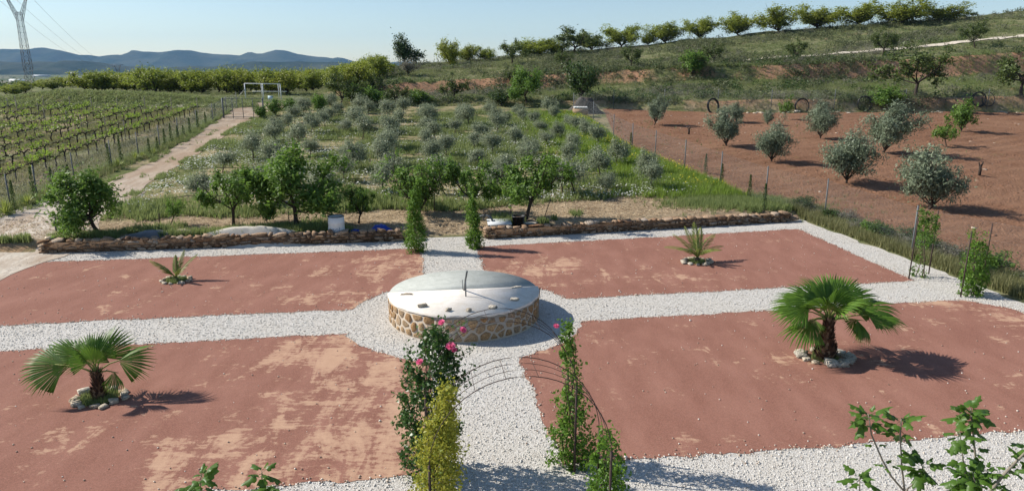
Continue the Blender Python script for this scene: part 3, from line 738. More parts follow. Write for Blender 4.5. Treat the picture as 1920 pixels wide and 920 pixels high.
# ------------------------------------------------------------------ olive grove
GO = 'young olive trees planted in the grassy grove'
def track_x(Y): return np.interp(Y, [p[1] for p in TR], [p[0]+p[2] for p in TR])
fence_r = [at(x, y) for x, y in ((1470, 402), (1432, 388), (1350, 350), (1283, 322), (1228, 300), (1185, 283), (1150, 262), (1112, 232), (1075, 215))]
FRY = [p[1] for p in fence_r]; FRX = [p[0] for p in fence_r]
def fence_x(Y): return np.interp(Y, FRY, FRX)
rr = np.random.default_rng(33); pos = []
for iv, v in enumerate(np.arange(17.0, 54, 3.5)):
    for u in np.arange(-30, 22, 3.0):
        p = g(u+(iv % 2)*.6+rr.normal()*.35, v+rr.normal()*.35)
        if p[1] > 70 or rr.random() < .06: continue
        if p[0] < track_x(p[1])+(1.0 if p[1] < 42 else 1.9) or p[0] > fence_x(p[1])-1.6: continue
        pos.append(p)
for p in pos:
    q = on(p[0], p[1]); s = rr.uniform(.8, 1.12)
    low = rr.random() < .3
    plant('olive', 'olive_tree', q, s*1.36, s*(1.35 if low else 1.7), 'squat bushy young olive with almost no trunk in the grove' if low else 'young silvery olive tree with thin bare trunk in the grove', 'tree', GO+(', low bushy ones' if low else ''))
plant_px('olive', 'olive_tree', 1080, 366, 66, 298, 'leaning olive tree beside the green tree over the black pots', i=2, lean=(0, -.05))
for iv, v in enumerate(np.arange(17.0, 54, 3.5)):          # black drip lines along the rows
    us = np.linspace(-30, 22, 90); P = np.array([g(u, v+.25) for u in us]); k_ = (P[:, 0] > track_x(P[:, 1])+.4) & (P[:, 0] < fence_x(P[:, 1])-.4); P = P[k_]
    if len(P) < 4: continue
    P[:, 2] = T(P[:, 0], P[:, 1])+.10+.12*vnoise(us[k_]*.8, us[k_]*0+iv); b = MB(); b.add(*tube(P, .018, 4))
    tag(b.build('irrigation_pipe', M['black_plastic']), 'black drip irrigation pipe along a row of grove olives', 'pipe', 'drip pipes in the olive grove')

# ------------------------------------------------------------------ ploughed field
FO = 'bushy olive trees in the ploughed field'
for px, py, wp, top, lab in ((1365, 278, 58, 212, 'bushy olive with bent dark trunk in the ploughed field'), (1447, 307, 58, 235, 'short upright bushy olive in the ploughed field'), (1536, 264, 52, 196, 'narrow bushy olive between two pipe coils in the field'),
                             (1588, 347, 84, 250, 'broad low olive with loose side branches in the ploughed field'), (1652, 290, 88, 204, 'biggest twin-stemmed olive in the middle of the ploughed field'), (1740, 397, 104, 284, 'full round olive in the field near the garden fence'),
                             (1226, 236, 36, 186, 'small fan-shaped olive at the far corner of the field')):
    plant_px('olive_field', 'field_olive', px, py, wp*.96, top-2, lab, group=FO)
plant_px('olive_field', 'field_olive', 1382, 232, 34, 196, 'small olive behind the bent-trunk olive in the field')
plant_px('olive_field', 'field_olive', 1440, 236, 18, 208, 'tiny olive seedling behind the short upright olive')
plant_px('sapling', 'sapling', 1775, 278, 42, 222, 'green sapling with thin stem in the ploughed field'); plant_px('bush', 'sapling', 1802, 250, 40, 190, 'taller bright green sapling behind the thin-stemmed one')
plant_px('sapling', 'sapling', 1471, 226, 22, 180, 'small bright sapling beside the second pipe coil')
plant_px('bush', 'bush', 1655, 205, 60, 165, 'bright green bush behind the biggest field olive', 'bush')
for px, py, top, lab in ((1291, 254, 238, 'dark forked stump sprouting in the far part of the field'), (1835, 334, 303, 'dark pruned tree stump standing in the ploughed soil')):
    p = at(px, py); h = (py-top)*mpp(p); b = MB()
    b.add(*tube([(0, 0, -.05), (.02, 0, h*.5), (-.03, .02, h*.8)], [.09, .08, .07], 7)); b.add(*tube([(0, 0, h*.6), (.12, 0, h)], [.05, .035], 6)); b.add(*tube([(-.02, 0, h*.65), (-.13, .03, h*.98)], [.045, .03], 6))
    tag(b.build('tree_stump', M['bark_dark']), lab, 'stump').location = p
CO = 'coils of black irrigation pipe along the field edge'
def coil(px, py, dia, lab, n=9, tilt=.2):
    p = at(px, py); rng = np.random.default_rng(int(px)); b = MB(); a = np.linspace(0, 2*math.pi, 41)
    for i in range(n):
        r = dia/2*(1+rng.normal()*.05); cx, cz = rng.normal(size=2)*.03*dia; off = rng.normal()*.07
        P = np.stack([cx+r*np.cos(a)*.86, off+rng.normal()*.03*np.sin(a*2), dia/2+cz*.5+r*np.sin(a)], 1); b.add(*tube(P, .022, 5, False))
    o = tag(b.build('pipe_coil', M['black_plastic'], None, True), lab, 'pipe coil', CO); o.location = (p[0], p[1], p[2]-.05); o.rotation_euler = (-tilt, 0, rng.normal()*.3)
coil(1338, 213, 1.55, 'black pipe coil at the field edge, first along from the hedge corner', 12); coil(1503, 212, 1.5, 'black pipe coil beside the small bright sapling'); coil(1620, 208, 1.55, 'black pipe coil next to the bright green bush', 8)
coil(1834, 199, 1.5, 'thick black pipe coil leaning before the shaded bank', 10); coil(1853, 199, 1.5, 'thin loose pipe coil behind the thick one', 3, .3)
# pale stones raked up along the back of the field
for px in np.concatenate([np.linspace(1400, 1500, 16), np.linspace(1555, 1590, 6), np.linspace(1745, 1800, 9), np.linspace(1880, 1915, 5)]):
    p = at(px+R.normal()*3, 213+R.normal()*1.2); s = R.uniform(.16, .42)
    o = link('field_stone', RK[R.integers(8)]); o.location = (p[0], p[1], p[2]+s*.2); o.scale = (s*1.3, s, s*.7); o.rotation_euler = (0, 0, R.uniform(0, 6))
    tag(o, 'pale stone raked to the back edge of the ploughed field', 'stone', 'stones at the back edge of the field')

# ------------------------------------------------------------------ hill trees
GC_ = 'almond trees along the hill crest'
for px, py, wp, top in ((1165, 85, 62, 48), (1247, 78, 66, 45), (1313, 72, 60, 38), (1385, 66, 64, 28), (1460, 60, 72, 18), (1532, 53, 74, 14), (1612, 47, 88, 8), (1690, 43, 92, 3), (1767, 40, 78, 11), (880, 116, 38, 88), (912, 113, 42, 90), (1012, 104, 66, 74), (1110, 93, 60, 65), (985, 106, 50, 82), (1040, 102, 48, 78), (1215, 80, 34, 58)):
    plant_px('crest', 'almond_tree', px, py+1, wp*1.06, top, 'vase-shaped yellow-green almond tree on the skyline of the hill', 'tree', GC_)
plant_px('wild', 'almond_tree', 1812, 35, 34, 21, 'small dull tree at the upper end of the crest row')
plant_px('dense', 'evergreen_tree', 760, 128, 50, 72, 'dense dark round-topped tree alone on the eroded spur')
plant_px('shrub_grey', 'dry_bush', 764, 142, 40, 112, 'dry brown-grey bush below the dense dark tree', 'bush')
plant_px('crest', 'almond_tree', 843, 126, 46, 80, 'rounded almond tree at the spur end of the skyline row', i=1)
plant_px('wild', 'almond_tree', 960, 120, 56, 78, 'leggy almond tree with bare trunk below the crest')
plant_px('wild', 'wild_tree', 1072, 104, 76, 54, 'dark open-crowned tree rising above the crest row')
WT = 'scattered wild trees on the hill terraces'
for kd, px, py, wp, top in (('wild', 1052, 131, 36, 95), ('wild', 1183, 127, 40, 85), ('wild', 1340, 121, 38, 82), ('wild', 1493, 112, 40, 76), ('wild', 1655, 105, 48, 56), ('wild', 1828, 90, 44, 42), ('wild', 850, 186, 52, 140), ('wild', 743, 196, 46, 155), ('wild', 705, 178, 36, 140), ('wild', 960, 160, 40, 128), ('wild', 1300, 138, 44, 98)):
    plant_px(kd, 'wild_tree', px, py, wp, top, 'small dull green wild tree growing on the hill terraces', 'tree', WT)
plant_px('wild', 'wild_tree', 1716, 181, 112, 90, 'big spreading tree with forked trunk above the pipe coils', i=1)
plant_px('wild', 'wild_tree', 1914, 179, 100, 78, 'tall dark tree at the edge of the shaded bank', i=3)
plant_px('garden', 'wild_tree', 987, 195, 62, 134, 'bright green bushy tree at the back of the grove', i=2)
plant_px('shrub_dark', 'wild_tree', 1088, 188, 66, 122, 'dark multi-stemmed tree above the netting heap')
plant_px('wild', 'wild_tree', 638, 203, 62, 138, 'dark tree at the corner of grove and orchard')
plant_px('shrub_dark', 'bush', 940, 198, 44, 170, 'dark round bush left beside the bright bushy tree', 'bush')
plant_px('bush', 'bush', 1297, 143, 46, 100, 'green bush on the red bank of the second terrace', 'bush')
BB = 'leafy bushes by the upper end of the track'
for px, py, wp, top in ((515, 217, 30, 188), (545, 217, 34, 186), (490, 222, 26, 200), (660, 190, 46, 160), (700, 197, 50, 166), (790, 194, 40, 170)):
    plant_px('bush', 'bush', px, py, wp, top, 'leafy green bush near the upper end of the track', 'bush', BB)
plant_px('bush', 'young_tree', 599, 219, 26, 180, 'upright fresh green young tree at the back of the grove')

# ------------------------------------------------------------------ orchard beyond the vineyard
OR = 'almond trees of the orchard beyond the vineyard'
for row in range(7):
    Y = 92+row*9.0
    for i in range(26):
        s = np.interp(112+i*25+(row % 2)*12, [0, 1920], [-.7184, .7184]); x = s*92*(1+.06*row)+R.normal()*.6; y = Y+R.normal()*.8
        px = 960+1339*x/y
        if px > 715 or px < 108 or (row < 1 and px < 240) or (row == 0 and 560 < px < 585): continue
        p = on(x, y); hh = R.uniform(2.3, 3.2)*(1 if px > 240 else .92)
        plant('orchard', 'orchard_tree', p, R.uniform(3.0, 4.0), hh, 'low spreading yellow-green almond tree in the orchard rows', 'tree', OR)
LO = 'low orchard bushes beside the pylon'
for i in range(26):
    p = on(-R.uniform(78, 125)-10, R.uniform(128, 168)); plant('orchard', 'orchard_tree', p, R.uniform(3.4, 4.6), R.uniform(1.6, 2.4), 'low yellowish orchard tree in front of the pylon foot', 'tree', LO)

# ------------------------------------------------------------------ vineyard
def vine_meshes(seed, nl):
    rng = np.random.default_rng(seed); b = MB()
    b.add(*tube([(0, 0, -.05), (.04*rng.normal(), .03*rng.normal(), .28), (.03, 0, .55), (0, 0, .66)], [.055, .045, .042, .05], 6))
    tips = []
    for s in (-1, 1):
        P = [(0, 0, .62), (s*.2, rng.normal()*.03, .72), (s*.42, rng.normal()*.04, .72+rng.normal()*.03), (s*.64, rng.normal()*.05, .70+rng.normal()*.03)]
        b.add(*tube(P, [.045, .036, .034, .026], 6))
        for q in (.12, .3, .48, .62): b.add(*tube([(s*q, 0, .72), (s*q+rng.normal()*.03, rng.normal()*.03, .84)], [.02, .012], 4)); tips.append((s*q, 0, .92))
    P = np.array(tips)[rng.integers(len(tips), size=nl)]+rng.normal(size=(nl, 3))*np.array([.09, .13, .12])
    c = MB(); c.add(*leaves(P, rng.uniform(.09, .17, nl), .95, .4, None, .15, rng))
    return b.mesh('trunk', M['bark_dark']), c.mesh('foliage', M['vine_leaf'])
VM = [vine_meshes(i+1, n_) for i, n_ in enumerate((10, 30, 52, 70, 20))]
a_, b_ = at(0, 323), at(289, 224); vd = (b_-a_)[:2]; vd /= np.linalg.norm(vd); vn = np.array([-vd[1], vd[0]]); vrz = math.atan2(vd[1], vd[0])
fl = [at(x, y) for x, y in ((-30, 408), (20, 388), (70, 368), (140, 340), (210, 312), (260, 293), (300, 277), (335, 260), (370, 242), (400, 228), (425, 212), (445, 203))]
FLY = [p[1] for p in fl]; FLX = [p[0] for p in fl]
VG = 'pruned vines in the vineyard rows'; nv = 0
rv = np.random.default_rng(4)
for row in range(-4, 12):
    ends = []
    for t in np.arange(-25, 55, 1.32):
        p = a_[:2]+vn*row*2.45+vd*(t+rv.normal()*.12)
        if p[1] < 28 or p[1] > 67.5: continue
        px = 960+F_PX*p[0]/(p[1]*math.cos(PITCH)+4.5*math.sin(PITCH))
        if px < -40 or p[0] > np.interp(p[1], FLY, FLX)-2.2: continue
        ends.append(p)
        if nv >= 300 or rv.random() < .06: continue
        q = on(*p); o = thing('grapevine', q, 'gnarled T-shaped grapevine with few fresh leaves in the vineyard', 'vine', VG, vrz+rv.normal()*.08+(math.pi if rv.random() < .5 else 0), [rv.uniform(.85, 1.1)]*3)
        tr, fo = VM[rv.integers(5)]; link('trunk', tr, o); link('foliage', fo, o); nv += 1
    if len(ends) > 2:
        for e in (ends[-1]+vd*1.0, ends[len(ends)//2]+vd*.6):
            if e[1] > 69: continue
            q = on(*e); b = MB(); b.add(*tube([(0, 0, -.2), (.01, 0, 1.5)], .03, 6))
            tag(b.build('vineyard_post', M['stem']), 'grey metal trellis post standing in a vineyard row', 'post', 'trellis posts of the vineyard').location = q
        b = MB()
        for hz in (.74, 1.25):
            P = np.array([on(*p, hz) for p in (ends[0], *ends[2::3], ends[-1]+vd)]); b.add(*tube(P, .006, 3, False))
        tag(b.build('trellis_wire', M['wire']), 'thin steel trellis wires strung along a vineyard row', 'wire', 'trellis wires of the vineyard')

# ------------------------------------------------------------------ fences
def fence(name, pts, h, label, post_r=.032, pitch=.09, mat='galv', wr=.0016, mesh_h=None):
    P = np.array(pts, float); t = thing(name, P[0], label, 'fence'); O = P[0]
    for p in P:
        b = MB(); b.add(*tube([(0, 0, -.3), (0, 0, h)], post_r, 6)); b.build('post', M[mat], t).location = p-O
    A, B = [], []
    for p, q in zip(P[:-1], P[1:]):
        L = np.linalg.norm(q-p); d = (q-p)/L; mh = mesh_h or h-.1
        for hz in np.linspace(.05, mh, 4): A.append(p+[0, 0, hz]); B.append(q+[0, 0, hz])
        for s0 in np.arange(-mh, L, pitch):
            for sg in (1, -1):
                x0, x1 = (s0, s0+mh); z0, z1 = (0, mh)
                if x0 < 0: z0 = -x0; x0 = 0
                if x1 > L: z1 = mh-(x1-L); x1 = L
                if x1 <= x0: continue
                if sg < 0: z0, z1 = mh-z0, mh-z1
                A.append(p+d*x0+[0, 0, z0]); B.append(p+d*x1+[0, 0, z1])
    V, F = wires(np.array(A)-O, np.array(B)-O, wr); b = MB(); b.add(V, F); tag(b.build('wire_mesh', M['wire'], t), kind='stuff')
    return t
fence('wire_fence', [on(27, 4), on(22.5, 11), on(19.3, 17.5)]+[at(1708, 480), at(1545, 412)]+[at(1434, 385)]+fence_r[2:], 2.0, 'chain link fence with steel posts between garden and ploughed field')
fence('wire_fence', [at(x, y) for x, y in ((1075, 214), (1150, 205), (1245, 205), (1345, 206), (1445, 206), (1563, 206), (1695, 205), (1850, 204), (2000, 203))], 2.1, 'thin wire fence at the foot of the terraced hill')
fence('wire_fence', fl, 1.6, 'wire fence with thin posts between vineyard and dirt track')
# gate across the track
gpts = [at(x, 222) for x in (420, 438, 457, 476, 495)]; gt = thing('field_gate', gpts[0], 'grey tubular wire gate closing the upper end of the track', 'gate')
for i, p in enumerate(gpts):
    b = MB(); b.add(*tube([(0, 0, -.1), (0, 0, 1.85)], .07 if i in (0, 4) else .03, 6)); b.build('post', M['galv'], gt).location = p-gpts[0]
for hz in (1.8, .12):
    b = MB(); b.add(*tube([p-gpts[0]+[0, 0, hz] for p in gpts], .03, 6)); b.build('rail', M['galv'], gt)
A = []; B = []
for p, q in zip(gpts[:-1], gpts[1:]):
    for k_ in np.linspace(0, 1, 14)[1:-1]: m_ = p+(q-p)*k_-gpts[0]; A.append(m_+[0, 0, .12]); B.append(m_+[0, 0, 1.8])
V, F = wires(A, B, .003); b = MB(); b.add(V, F); tag(b.build('wire_mesh', M['wire'], gt), kind='stuff')
# white frame with crossbars
fp = [at(x, 187) for x in (461, 494.5, 527.5)]; fr = thing('goal_frame', fp[1], 'large white metal goal frame in front of the orchard', 'frame'); s = mpp(fp[1]); hh = 29*s
back = np.array([0, 2.2, 0])
for p in fp:
    b = MB(); b.add(*tube([(0, 0, -.2), (0, 0, hh)], .055, 8)); b.build('upright', M['white_paint'], fr).location = p-fp[1]
for a0, b0, r in ((fp[0]-fp[1]+[0, 0, hh], fp[2]-fp[1]+[0, 0, hh], .05), (fp[0]-fp[1]+back+[0, 0, hh*.48], fp[2]-fp[1]+back+[0, 0, hh*.48], .035)):
    b = MB(); b.add(*tube([a0, b0], r, 8)); b.build('crossbar', M['white_paint'], fr)
for k_ in (.27, .76):
    p = fp[0]*(1-k_)+fp[2]*k_-fp[1]+back; b = MB(); b.add(*tube([p+[0, 0, -.2], p+[0, 0, hh*.98]], .035, 6)); b.build('back_upright', M['white_paint'], fr)
b = MB(); b.add(*tube([fp[0]-fp[1]+[-1.1, -.2, -.1], fp[0]-fp[1]+[0, 0, hh*.7]], .025, 5)); b.build('stay', M['wire'], fr)
p = at(508, 193); b = MB(); b.add(*box((0, 0, .55), (.55, .03, .4))); b.add(*tube([(0, .03, -.2), (0, .03, .7)], .02, 5)); tag(b.build('notice_board', plain_mat('pale_blue_paint', (.42, .55, .62), .5)), 'small pale blue board at the upper end of the track', 'sign').location = p

# ------------------------------------------------------------------ cypress seedlings and yuccas by the track
def column(seed, n, mat, ls, asp=.4, taper=.75):
    rng = np.random.default_rng(seed); z = rng.random(n)**.9; a = rng.random(n)*6.283; r = .5*(1-z*taper)*np.sqrt(rng.random(n))*(.7+.6*vnoise(a*1.5, z*6))
    P = np.stack([r*np.cos(a), r*np.sin(a), z], 1); out = np.stack([np.cos(a), np.sin(a), a*0+.3], 1); b = MB(); b.add(*leaves(P, ls*rng.uniform(.6, 1.3, n), asp, .2, out*.7, .12, rng)); return b.mesh('foliage', mat)
CY = [column(i, 500, M['green_deep'], .11) for i in range(2)]; TRK = MB(); TRK.add(*tube([(0, 0, -.1), (0, 0, .5)], [.06, .02], 5)); TRKM = TRK.mesh('trunk', M['bark'])
for i, (px, py) in enumerate(((29, 398), (66, 378), (100, 360), (131, 346), (207, 316), (228, 306), (281, 291), (296, 283), (310, 276), (322, 270), (334, 264), (345, 258), (357, 252), (372, 243), (386, 235), (398, 226), (404, 221))):
    p = at(px, py); h = (1.5, 1.75, 1.3, 1.1)[i % 4]*(1.0 if i < 6 else .85)
    o = thing('cypress', p, 'slim dark young cypress along the vineyard fence', 'cypress', 'young cypresses along the vineyard fence', R.uniform(0, 6), (.36, .36, h)); link('trunk', TRKM, o); link('foliage', CY[i % 2], o)
for i, (px, py) in enumerate(((1432, 396), (1352, 352), (1182, 285), (1322, 330), (1404, 376))):
    p = at(px, py); o = thing('cypress', p, 'slim young cypress beside the chain link fence', 'cypress', 'young cypresses along the field fence', R.uniform(0, 6), (.34, .34, 1.35)); link('trunk', TRKM, o); link('foliage', CY[i % 2], o)
def yucca(seed, n=60):
    rng = np.random.default_rng(seed); b = MB()
    for i in range(n):
        a = rng.random()*6.283; el = rad(rng.uniform(10, 85)); d = np.array([math.cos(a)*math.cos(el), math.sin(a)*math.cos(el), math.sin(el)]); s = np.array([-math.sin(a), math.cos(a), 0])*.035; L = rng.uniform(.75, 1)
        m = d*L*.5; e = d*L+np.array([0, 0, -.12*math.cos(el)]); b.add(np.array([-s*.6, s*.6, m+s, m-s, e]), [(0, 1, 2, 3), (3, 2, 4)])
    return b.mesh('leaves', M['yucca'])
M['yucca'] = leaf_mat('yucca_leaf', (.16, .22, .03), (.36, .40, .10), .3)
YM = [yucca(i) for i in range(3)]
for i, (px, py, s) in enumerate(((12, 402, .95), (52, 385, .8), (222, 316, .85), (255, 300, .7), (268, 296, .55), (290, 288, .5), (90, 372, .6))):
    o = link('yucca', YM[i % 3], None, at(px, py), i); o.scale = (s*.8, s*.8, s*.9); tag(o, 'spiky yellow-green yucca between the cypresses by the track', 'yucca', 'yuccas beside the dirt track')

# ------------------------------------------------------------------ fan palms
def fan_blade(seed, nseg=34, half=86, fold=.24, droop=.08, cup=.10):
    rng = np.random.default_rng(seed); b = MB()
    for i in range(nseg):
        a = rad(-half+2*half*(i+.5)/nseg+rng.normal()*.8); da = rad(half/nseg)*.98
        L = (1-.36*(abs(a)/rad(half))**1.5)*rng.uniform(.94, 1.05)
        def pt(ang, r, dz=0.0):
            x = r*math.cos(ang); y = r*math.sin(ang); z = -fold*abs(y)*(.55+.45*r)-droop*max(0, x)*r*.6+cup*r*(1-r)+dz - .16*max(0, r-.62)**1.2*(1+.8*rng.random())
            return (x, y, z)
        w = .62
        V = [pt(a, .03), pt(a-da, .36), pt(a, .36, .014), pt(a+da, .36), pt(a-da, w), pt(a, w, .022), pt(a+da, w), pt(a-da*.45, .82*L), pt(a+da*.45, .82*L), pt(a+rng.normal()*.02, L, -.05*rng.random())]
        b.add(V, [(0, 1, 2), (0, 2, 3), (1, 4, 5, 2), (2, 5, 6, 3), (4, 7, 5), (5, 8, 6), (5, 7, 8), (7, 9, 8)])
    return b.mesh('frond', M['palm'])
FB = [fan_blade(1), fan_blade(2, fold=.48, droop=.20), fan_blade(3, fold=.10, droop=.02), fan_blade(4, 32, 80, .85, .06)]
def petiole_mesh():
    b = MB(); b.add(*tube([(-1, 0, -.05), (-.66, 0, .015), (-.33, 0, .035), (.03, 0, .0), (.3, 0, -.02)], [.030, .020, .016, .014, .006], 5)); return b.mesh('stalk', M['petiole'])
PM = petiole_mesh()
def palm_trunk(parent, H, r0, r1, seed, lean=(0, 0)):
    rng = np.random.default_rng(seed); b = MB(); zs = np.linspace(-.08, H, 12); t = np.clip(zs/H, 0, 1)
    rr_ = r1+(r0-r1)*(1-sstep(.05, .75, t))*(1-.12*(t < .06)); b.add(*tube([(lean[0]*z, lean[1]*z, z) for z in zs], rr_, 14)); b.build('trunk', M['bark_dark'], parent, True)
    hb = MB(); n_ = 0
    for zz_ in np.arange(.0, H*1.0, .042):
        rad_ = np.interp(zz_, zs, rr_); m = int(13)
        for j in range(m):
            a = 2*math.pi*(j+.5*(n_ % 2)+rng.normal()*.12)/m; c, s = math.cos(a), math.sin(a); wv = rad_*.24; L = rng.uniform(.07, .11)
            o_ = np.array([c, s, 0]); ta = np.array([-s, c, 0]); p = o_*rad_+np.array([lean[0]*zz_, lean[1]*zz_, zz_]); tip = p+o_*rng.uniform(.035, .065)+np.array([0, 0, L])
            hb.add([p-ta*wv, p+ta*wv, tip+ta*wv*.45, tip-ta*wv*.45, p+o_*.02-ta*wv*.3-np.array([0, 0, .02])], [(0, 1, 2, 3), (0, 4, 1)])
        n_ += 1
    tag(hb.build('leaf_bases', M['husk'], parent), kind='stuff')
k = NM('palm_husk', .95, .1); k.color(k.ramp(k.geo.outputs['Random Per Island'], [(0, (.045, .026, .018)), (.55, (.125, .068, .042)), (1, (.27, .19, .12))])); M['husk'] = k.m
def fan_palm(loc, label, H, r0, r1, fronds, seed):
    t = thing('fan_palm', loc, label, 'palm'); palm_trunk(t, H, r0, r1, seed); rng = np.random.default_rng(seed)
    for az, el, pl, bl, bend, roll, vi in fronds:
        a, e = rad(az), rad(el); d = np.array([math.cos(a)*math.cos(e), math.sin(a)*math.cos(e), math.sin(e)])
        top = np.array([0, 0, H*.97]); P = top+d*pl-np.array([0, 0, .10*pl*math.cos(e)])
        e2 = e-rad(bend)
        rot = Matrix.Rotation(a, 4, 'Z') @ Matrix.Rotation(-e2, 4, 'Y') @ Matrix.Rotation(rad(roll), 4, 'X')
        mo = Matrix.Translation(P) @ rot @ Matrix.Diagonal((bl, bl, bl, 1)); o = link('frond', FB[vi % 4], t); o.matrix_basis = mo
        rs = Matrix.Rotation(a, 4, 'Z') @ Matrix.Rotation(-math.asin((P[2]-top[2])/np.linalg.norm(P-top)), 4, 'Y')
        st = link('stalk', PM, o)
        st.matrix_basis = mo.inverted() @ (Matrix.Translation(P) @ rs @ Matrix.Diagonal((pl, 1.0, 1.0, 1)))
    return t
# azimuth 0 = right, 90 = away, 180 = left, 270 = towards the house
PR = [(172, 34, .62, .92, 18, -22, 0), (184, 24, .74, .90, 14, -10, 1), (160, 52, .50, .85, 12, -20, 3), (128, 60, .45, .85, 10, 0, 0), (100, 66, .40, .80, 8, 0, 2), (70, 62, .45, .88, 10, 0, 0), (40, 52, .58, .92, 14, 14, 0), (18, 42, .62, .95, 16, 20, 1), (2, 26, .86, .95, 14, 14, 1), (-12, 16, .92, .90, 18, 6, 0),
      (196, 6, .50, .95, 14, 0, 3), (203, 14, .52, .45, 70, 0, 3), (-22, 12, .62, .72, 58, 0, 1), (350, 8, .55, .70, 62, 0, 1), (228, 64, .36, .80, 16, 0, 1), (312, 60, .38, .85, 18, 0, 1), (270, 80, .30, .75, 6, 0, 3), (150, 26, .66, .85, 16, -10, 1), (30, 28, .72, .88, 16, 10, 1), (90, 30, .55, .85, 20, 0, 1)]
fan_palm(at(1546, 672), 'large fan palm with stout trunk and many green fans', 1.08, .235, .115, PR, 3)
PL = [(186, 22, .66, .98, 16, -38, 0), (164, 40, .50, .82, 8, -25, 3), (132, 52, .34, .68, 4, -10, 0), (96, 70, .28, .64, 0, 0, 0), (66, 56, .34, .78, 0, 20, 3), (10, 30, .56, .78, 4, 30, 3), (5, 4, .36, .46, 62, 0, 3), (275, 80, .22, .54, 0, 0, 2), (215, 66, .28, .60, 4, -10, 3)]
fan_palm(at(188, 748), 'smaller fan palm with nine upright fans in a stone ring', .66, .135, .085, PL, 5)
def date_palm(loc, label, fronds, seed, H=.12):
    t = thing('date_palm', loc, label, 'palm'); b = MB(); b.add(*tube([(0, 0, -.05), (0, 0, H*.6), (0, 0, H)], [.13, .12, .06], 8)); b.build('trunk', M['bark'], t)
    rng = np.random.default_rng(seed)
    for az, el, L, curl in fronds:
        a = rad(az); P = []; p = np.array([0, 0, H]); e = rad(el)
        for i in range(9): P.append(p.copy()); d = np.array([math.cos(a)*math.cos(e), math.sin(a)*math.cos(e), math.sin(e)]); p = p+d*L/8; e -= rad(curl)/8
        P = np.array(P); b = MB(); b.add(*tube(P, np.linspace(.016, .004, 9), 5)); o = b.build('frond', M['petiole'], t)
        lv = MB(); side = np.array([-math.sin(a), math.cos(a), 0])
        for s in np.linspace(.14, 1, 30):
            i = min(7, int(s*8)); q = P[i]+(P[i+1]-P[i])*(s*8-i); dd = P[i+1]-P[i]; dd /= np.linalg.norm(dd)
            up = np.cross(dd, side)*-1; ll = L*.27*math.sin(math.pi*min(1, .15+s*.85))**.6*(1.05-.35*s)
            for sg in (-1, 1):
                d2 = dd*.75+side*sg*.62+up*.35+rng.normal(size=3)*.06; d2 /= np.linalg.norm(d2); wv = np.cross(d2, up); wv /= np.linalg.norm(wv)+1e-9; wv *= .018
                e_ = q+d2*ll; m_ = q+d2*ll*.45; lv.add([q-wv*.4, m_-wv, e_, m_+wv], [(0, 1, 2, 3)])
        tag(lv.build('leaflets', M['date'], o), kind='stuff')
    return t
date_palm(at(330, 527), 'small young date palm with few arching fronds in a stone ring', [(165, 46, 1.15, 38), (185, 60, .9, 40), (62, 72, 1.0, 20), (25, 58, 1.1, 30), (100, 78, .8, 20), (-40, 60, .7, 40), (235, 62, .7, 40)], 2)
date_palm(at(1307, 492), 'bushier young date palm near the far right path', [(170, 42, 1.35, 60), (150, 58, 1.3, 45), (125, 70, 1.3, 30), (100, 80, 1.35, 25), (70, 72, 1.2, 25), (40, 58, 1.35, 50), (15, 45, 1.2, 60), (-25, 50, 1.0, 60), (200, 50, 1.1, 60), (230, 55, .9, 50), (300, 55, .9, 50), (265, 65, .8, 50)], 3, .2)
# stone rings
def ring(c, radius, n_, lab, grp, s0, s1, a0=0, a1=360, squ=.8, seed=0):
    rng = np.random.default_rng(seed)
    for i in range(n_):
        a = rad(a0+(a1-a0)*i/n_+rng.normal()*5); s = rng.uniform(s0, s1)
        o = link('rock', RK[rng.integers(8)]); o.scale = (s*rng.uniform(1, 1.4), s, s*rng.uniform(.55, .8)); rr_ = radius*(1+rng.normal()*.06)
        o.location = (c[0]+rr_*math.cos(a), c[1]+rr_*math.sin(a)*squ, c[2]+s*.22); o.rotation_euler = (rng.normal()*.15, rng.normal()*.15, a+1.57+rng.normal()*.3)
        tag(o, lab, 'rock', grp)
ring(at(1546, 672), .58, 11, 'pale rock in the ring around the large fan palm', 'rocks around the large fan palm', .15, .28, seed=1)
ring(at(188, 748), .52, 14, 'pale rock in the ring around the smaller fan palm', 'rocks around the smaller fan palm', .12, .23, seed=2)
ring(at(331, 527), .46, 16, 'pale rock in the ring around the young date palm', 'rocks around the young date palm', .10, .2, seed=3)
ring(at(1307, 492), .52, 14, 'pale rock in the ring around the bushier date palm', 'rocks around the bushier date palm', .12, .24, seed=4)

# ------------------------------------------------------------------ rose arches
def arch(v0, label, top=2.95, ru=1.3, depth=.66):
    t = thing('garden_arch', g(0, v0), label, 'arch', rz=GA); hp = top-ru
    a = np.linspace(0, math.pi, 25); arc = [(ru*math.cos(x), 0, hp+ru*math.sin(x)) for x in a]
    for i, dv in enumerate(np.linspace(-depth/2, depth/2, 4)):
        P = np.array(([(ru, 0, -.1)] + arc + [(-ru, 0, -.1)]) if i in (0, 3) else arc)+[0, dv, 0]
        b = MB(); b.add(*tube(P, .0065 if i in (0, 3) else .0042, 6)); b.build('hoop', M['iron'], t)
    for x in np.linspace(0, math.pi, 10):
        p = np.array((ru*math.cos(x), 0, hp+ru*math.sin(x))); b = MB(); b.add(*tube([p+[0, -depth/2, 0], p+[0, depth/2, 0]], .004, 5)); b.build('rung', M['iron'], t)
    for sx in (-1, 1):
        for dv in (-depth/2, depth/2):
            b = MB(); b.add(*tube([(sx*ru, dv, -.1), (sx*ru, dv, hp+.05)], .020, 7)); b.build('post', M['iron'], t)
        for z in np.arange(.3, hp, .33):
            b = MB(); b.add(*tube([(sx*ru, -depth/2, z), (sx*ru, depth/2, z)], .004, 5)); b.build('rung', M['iron'], t)
    return t
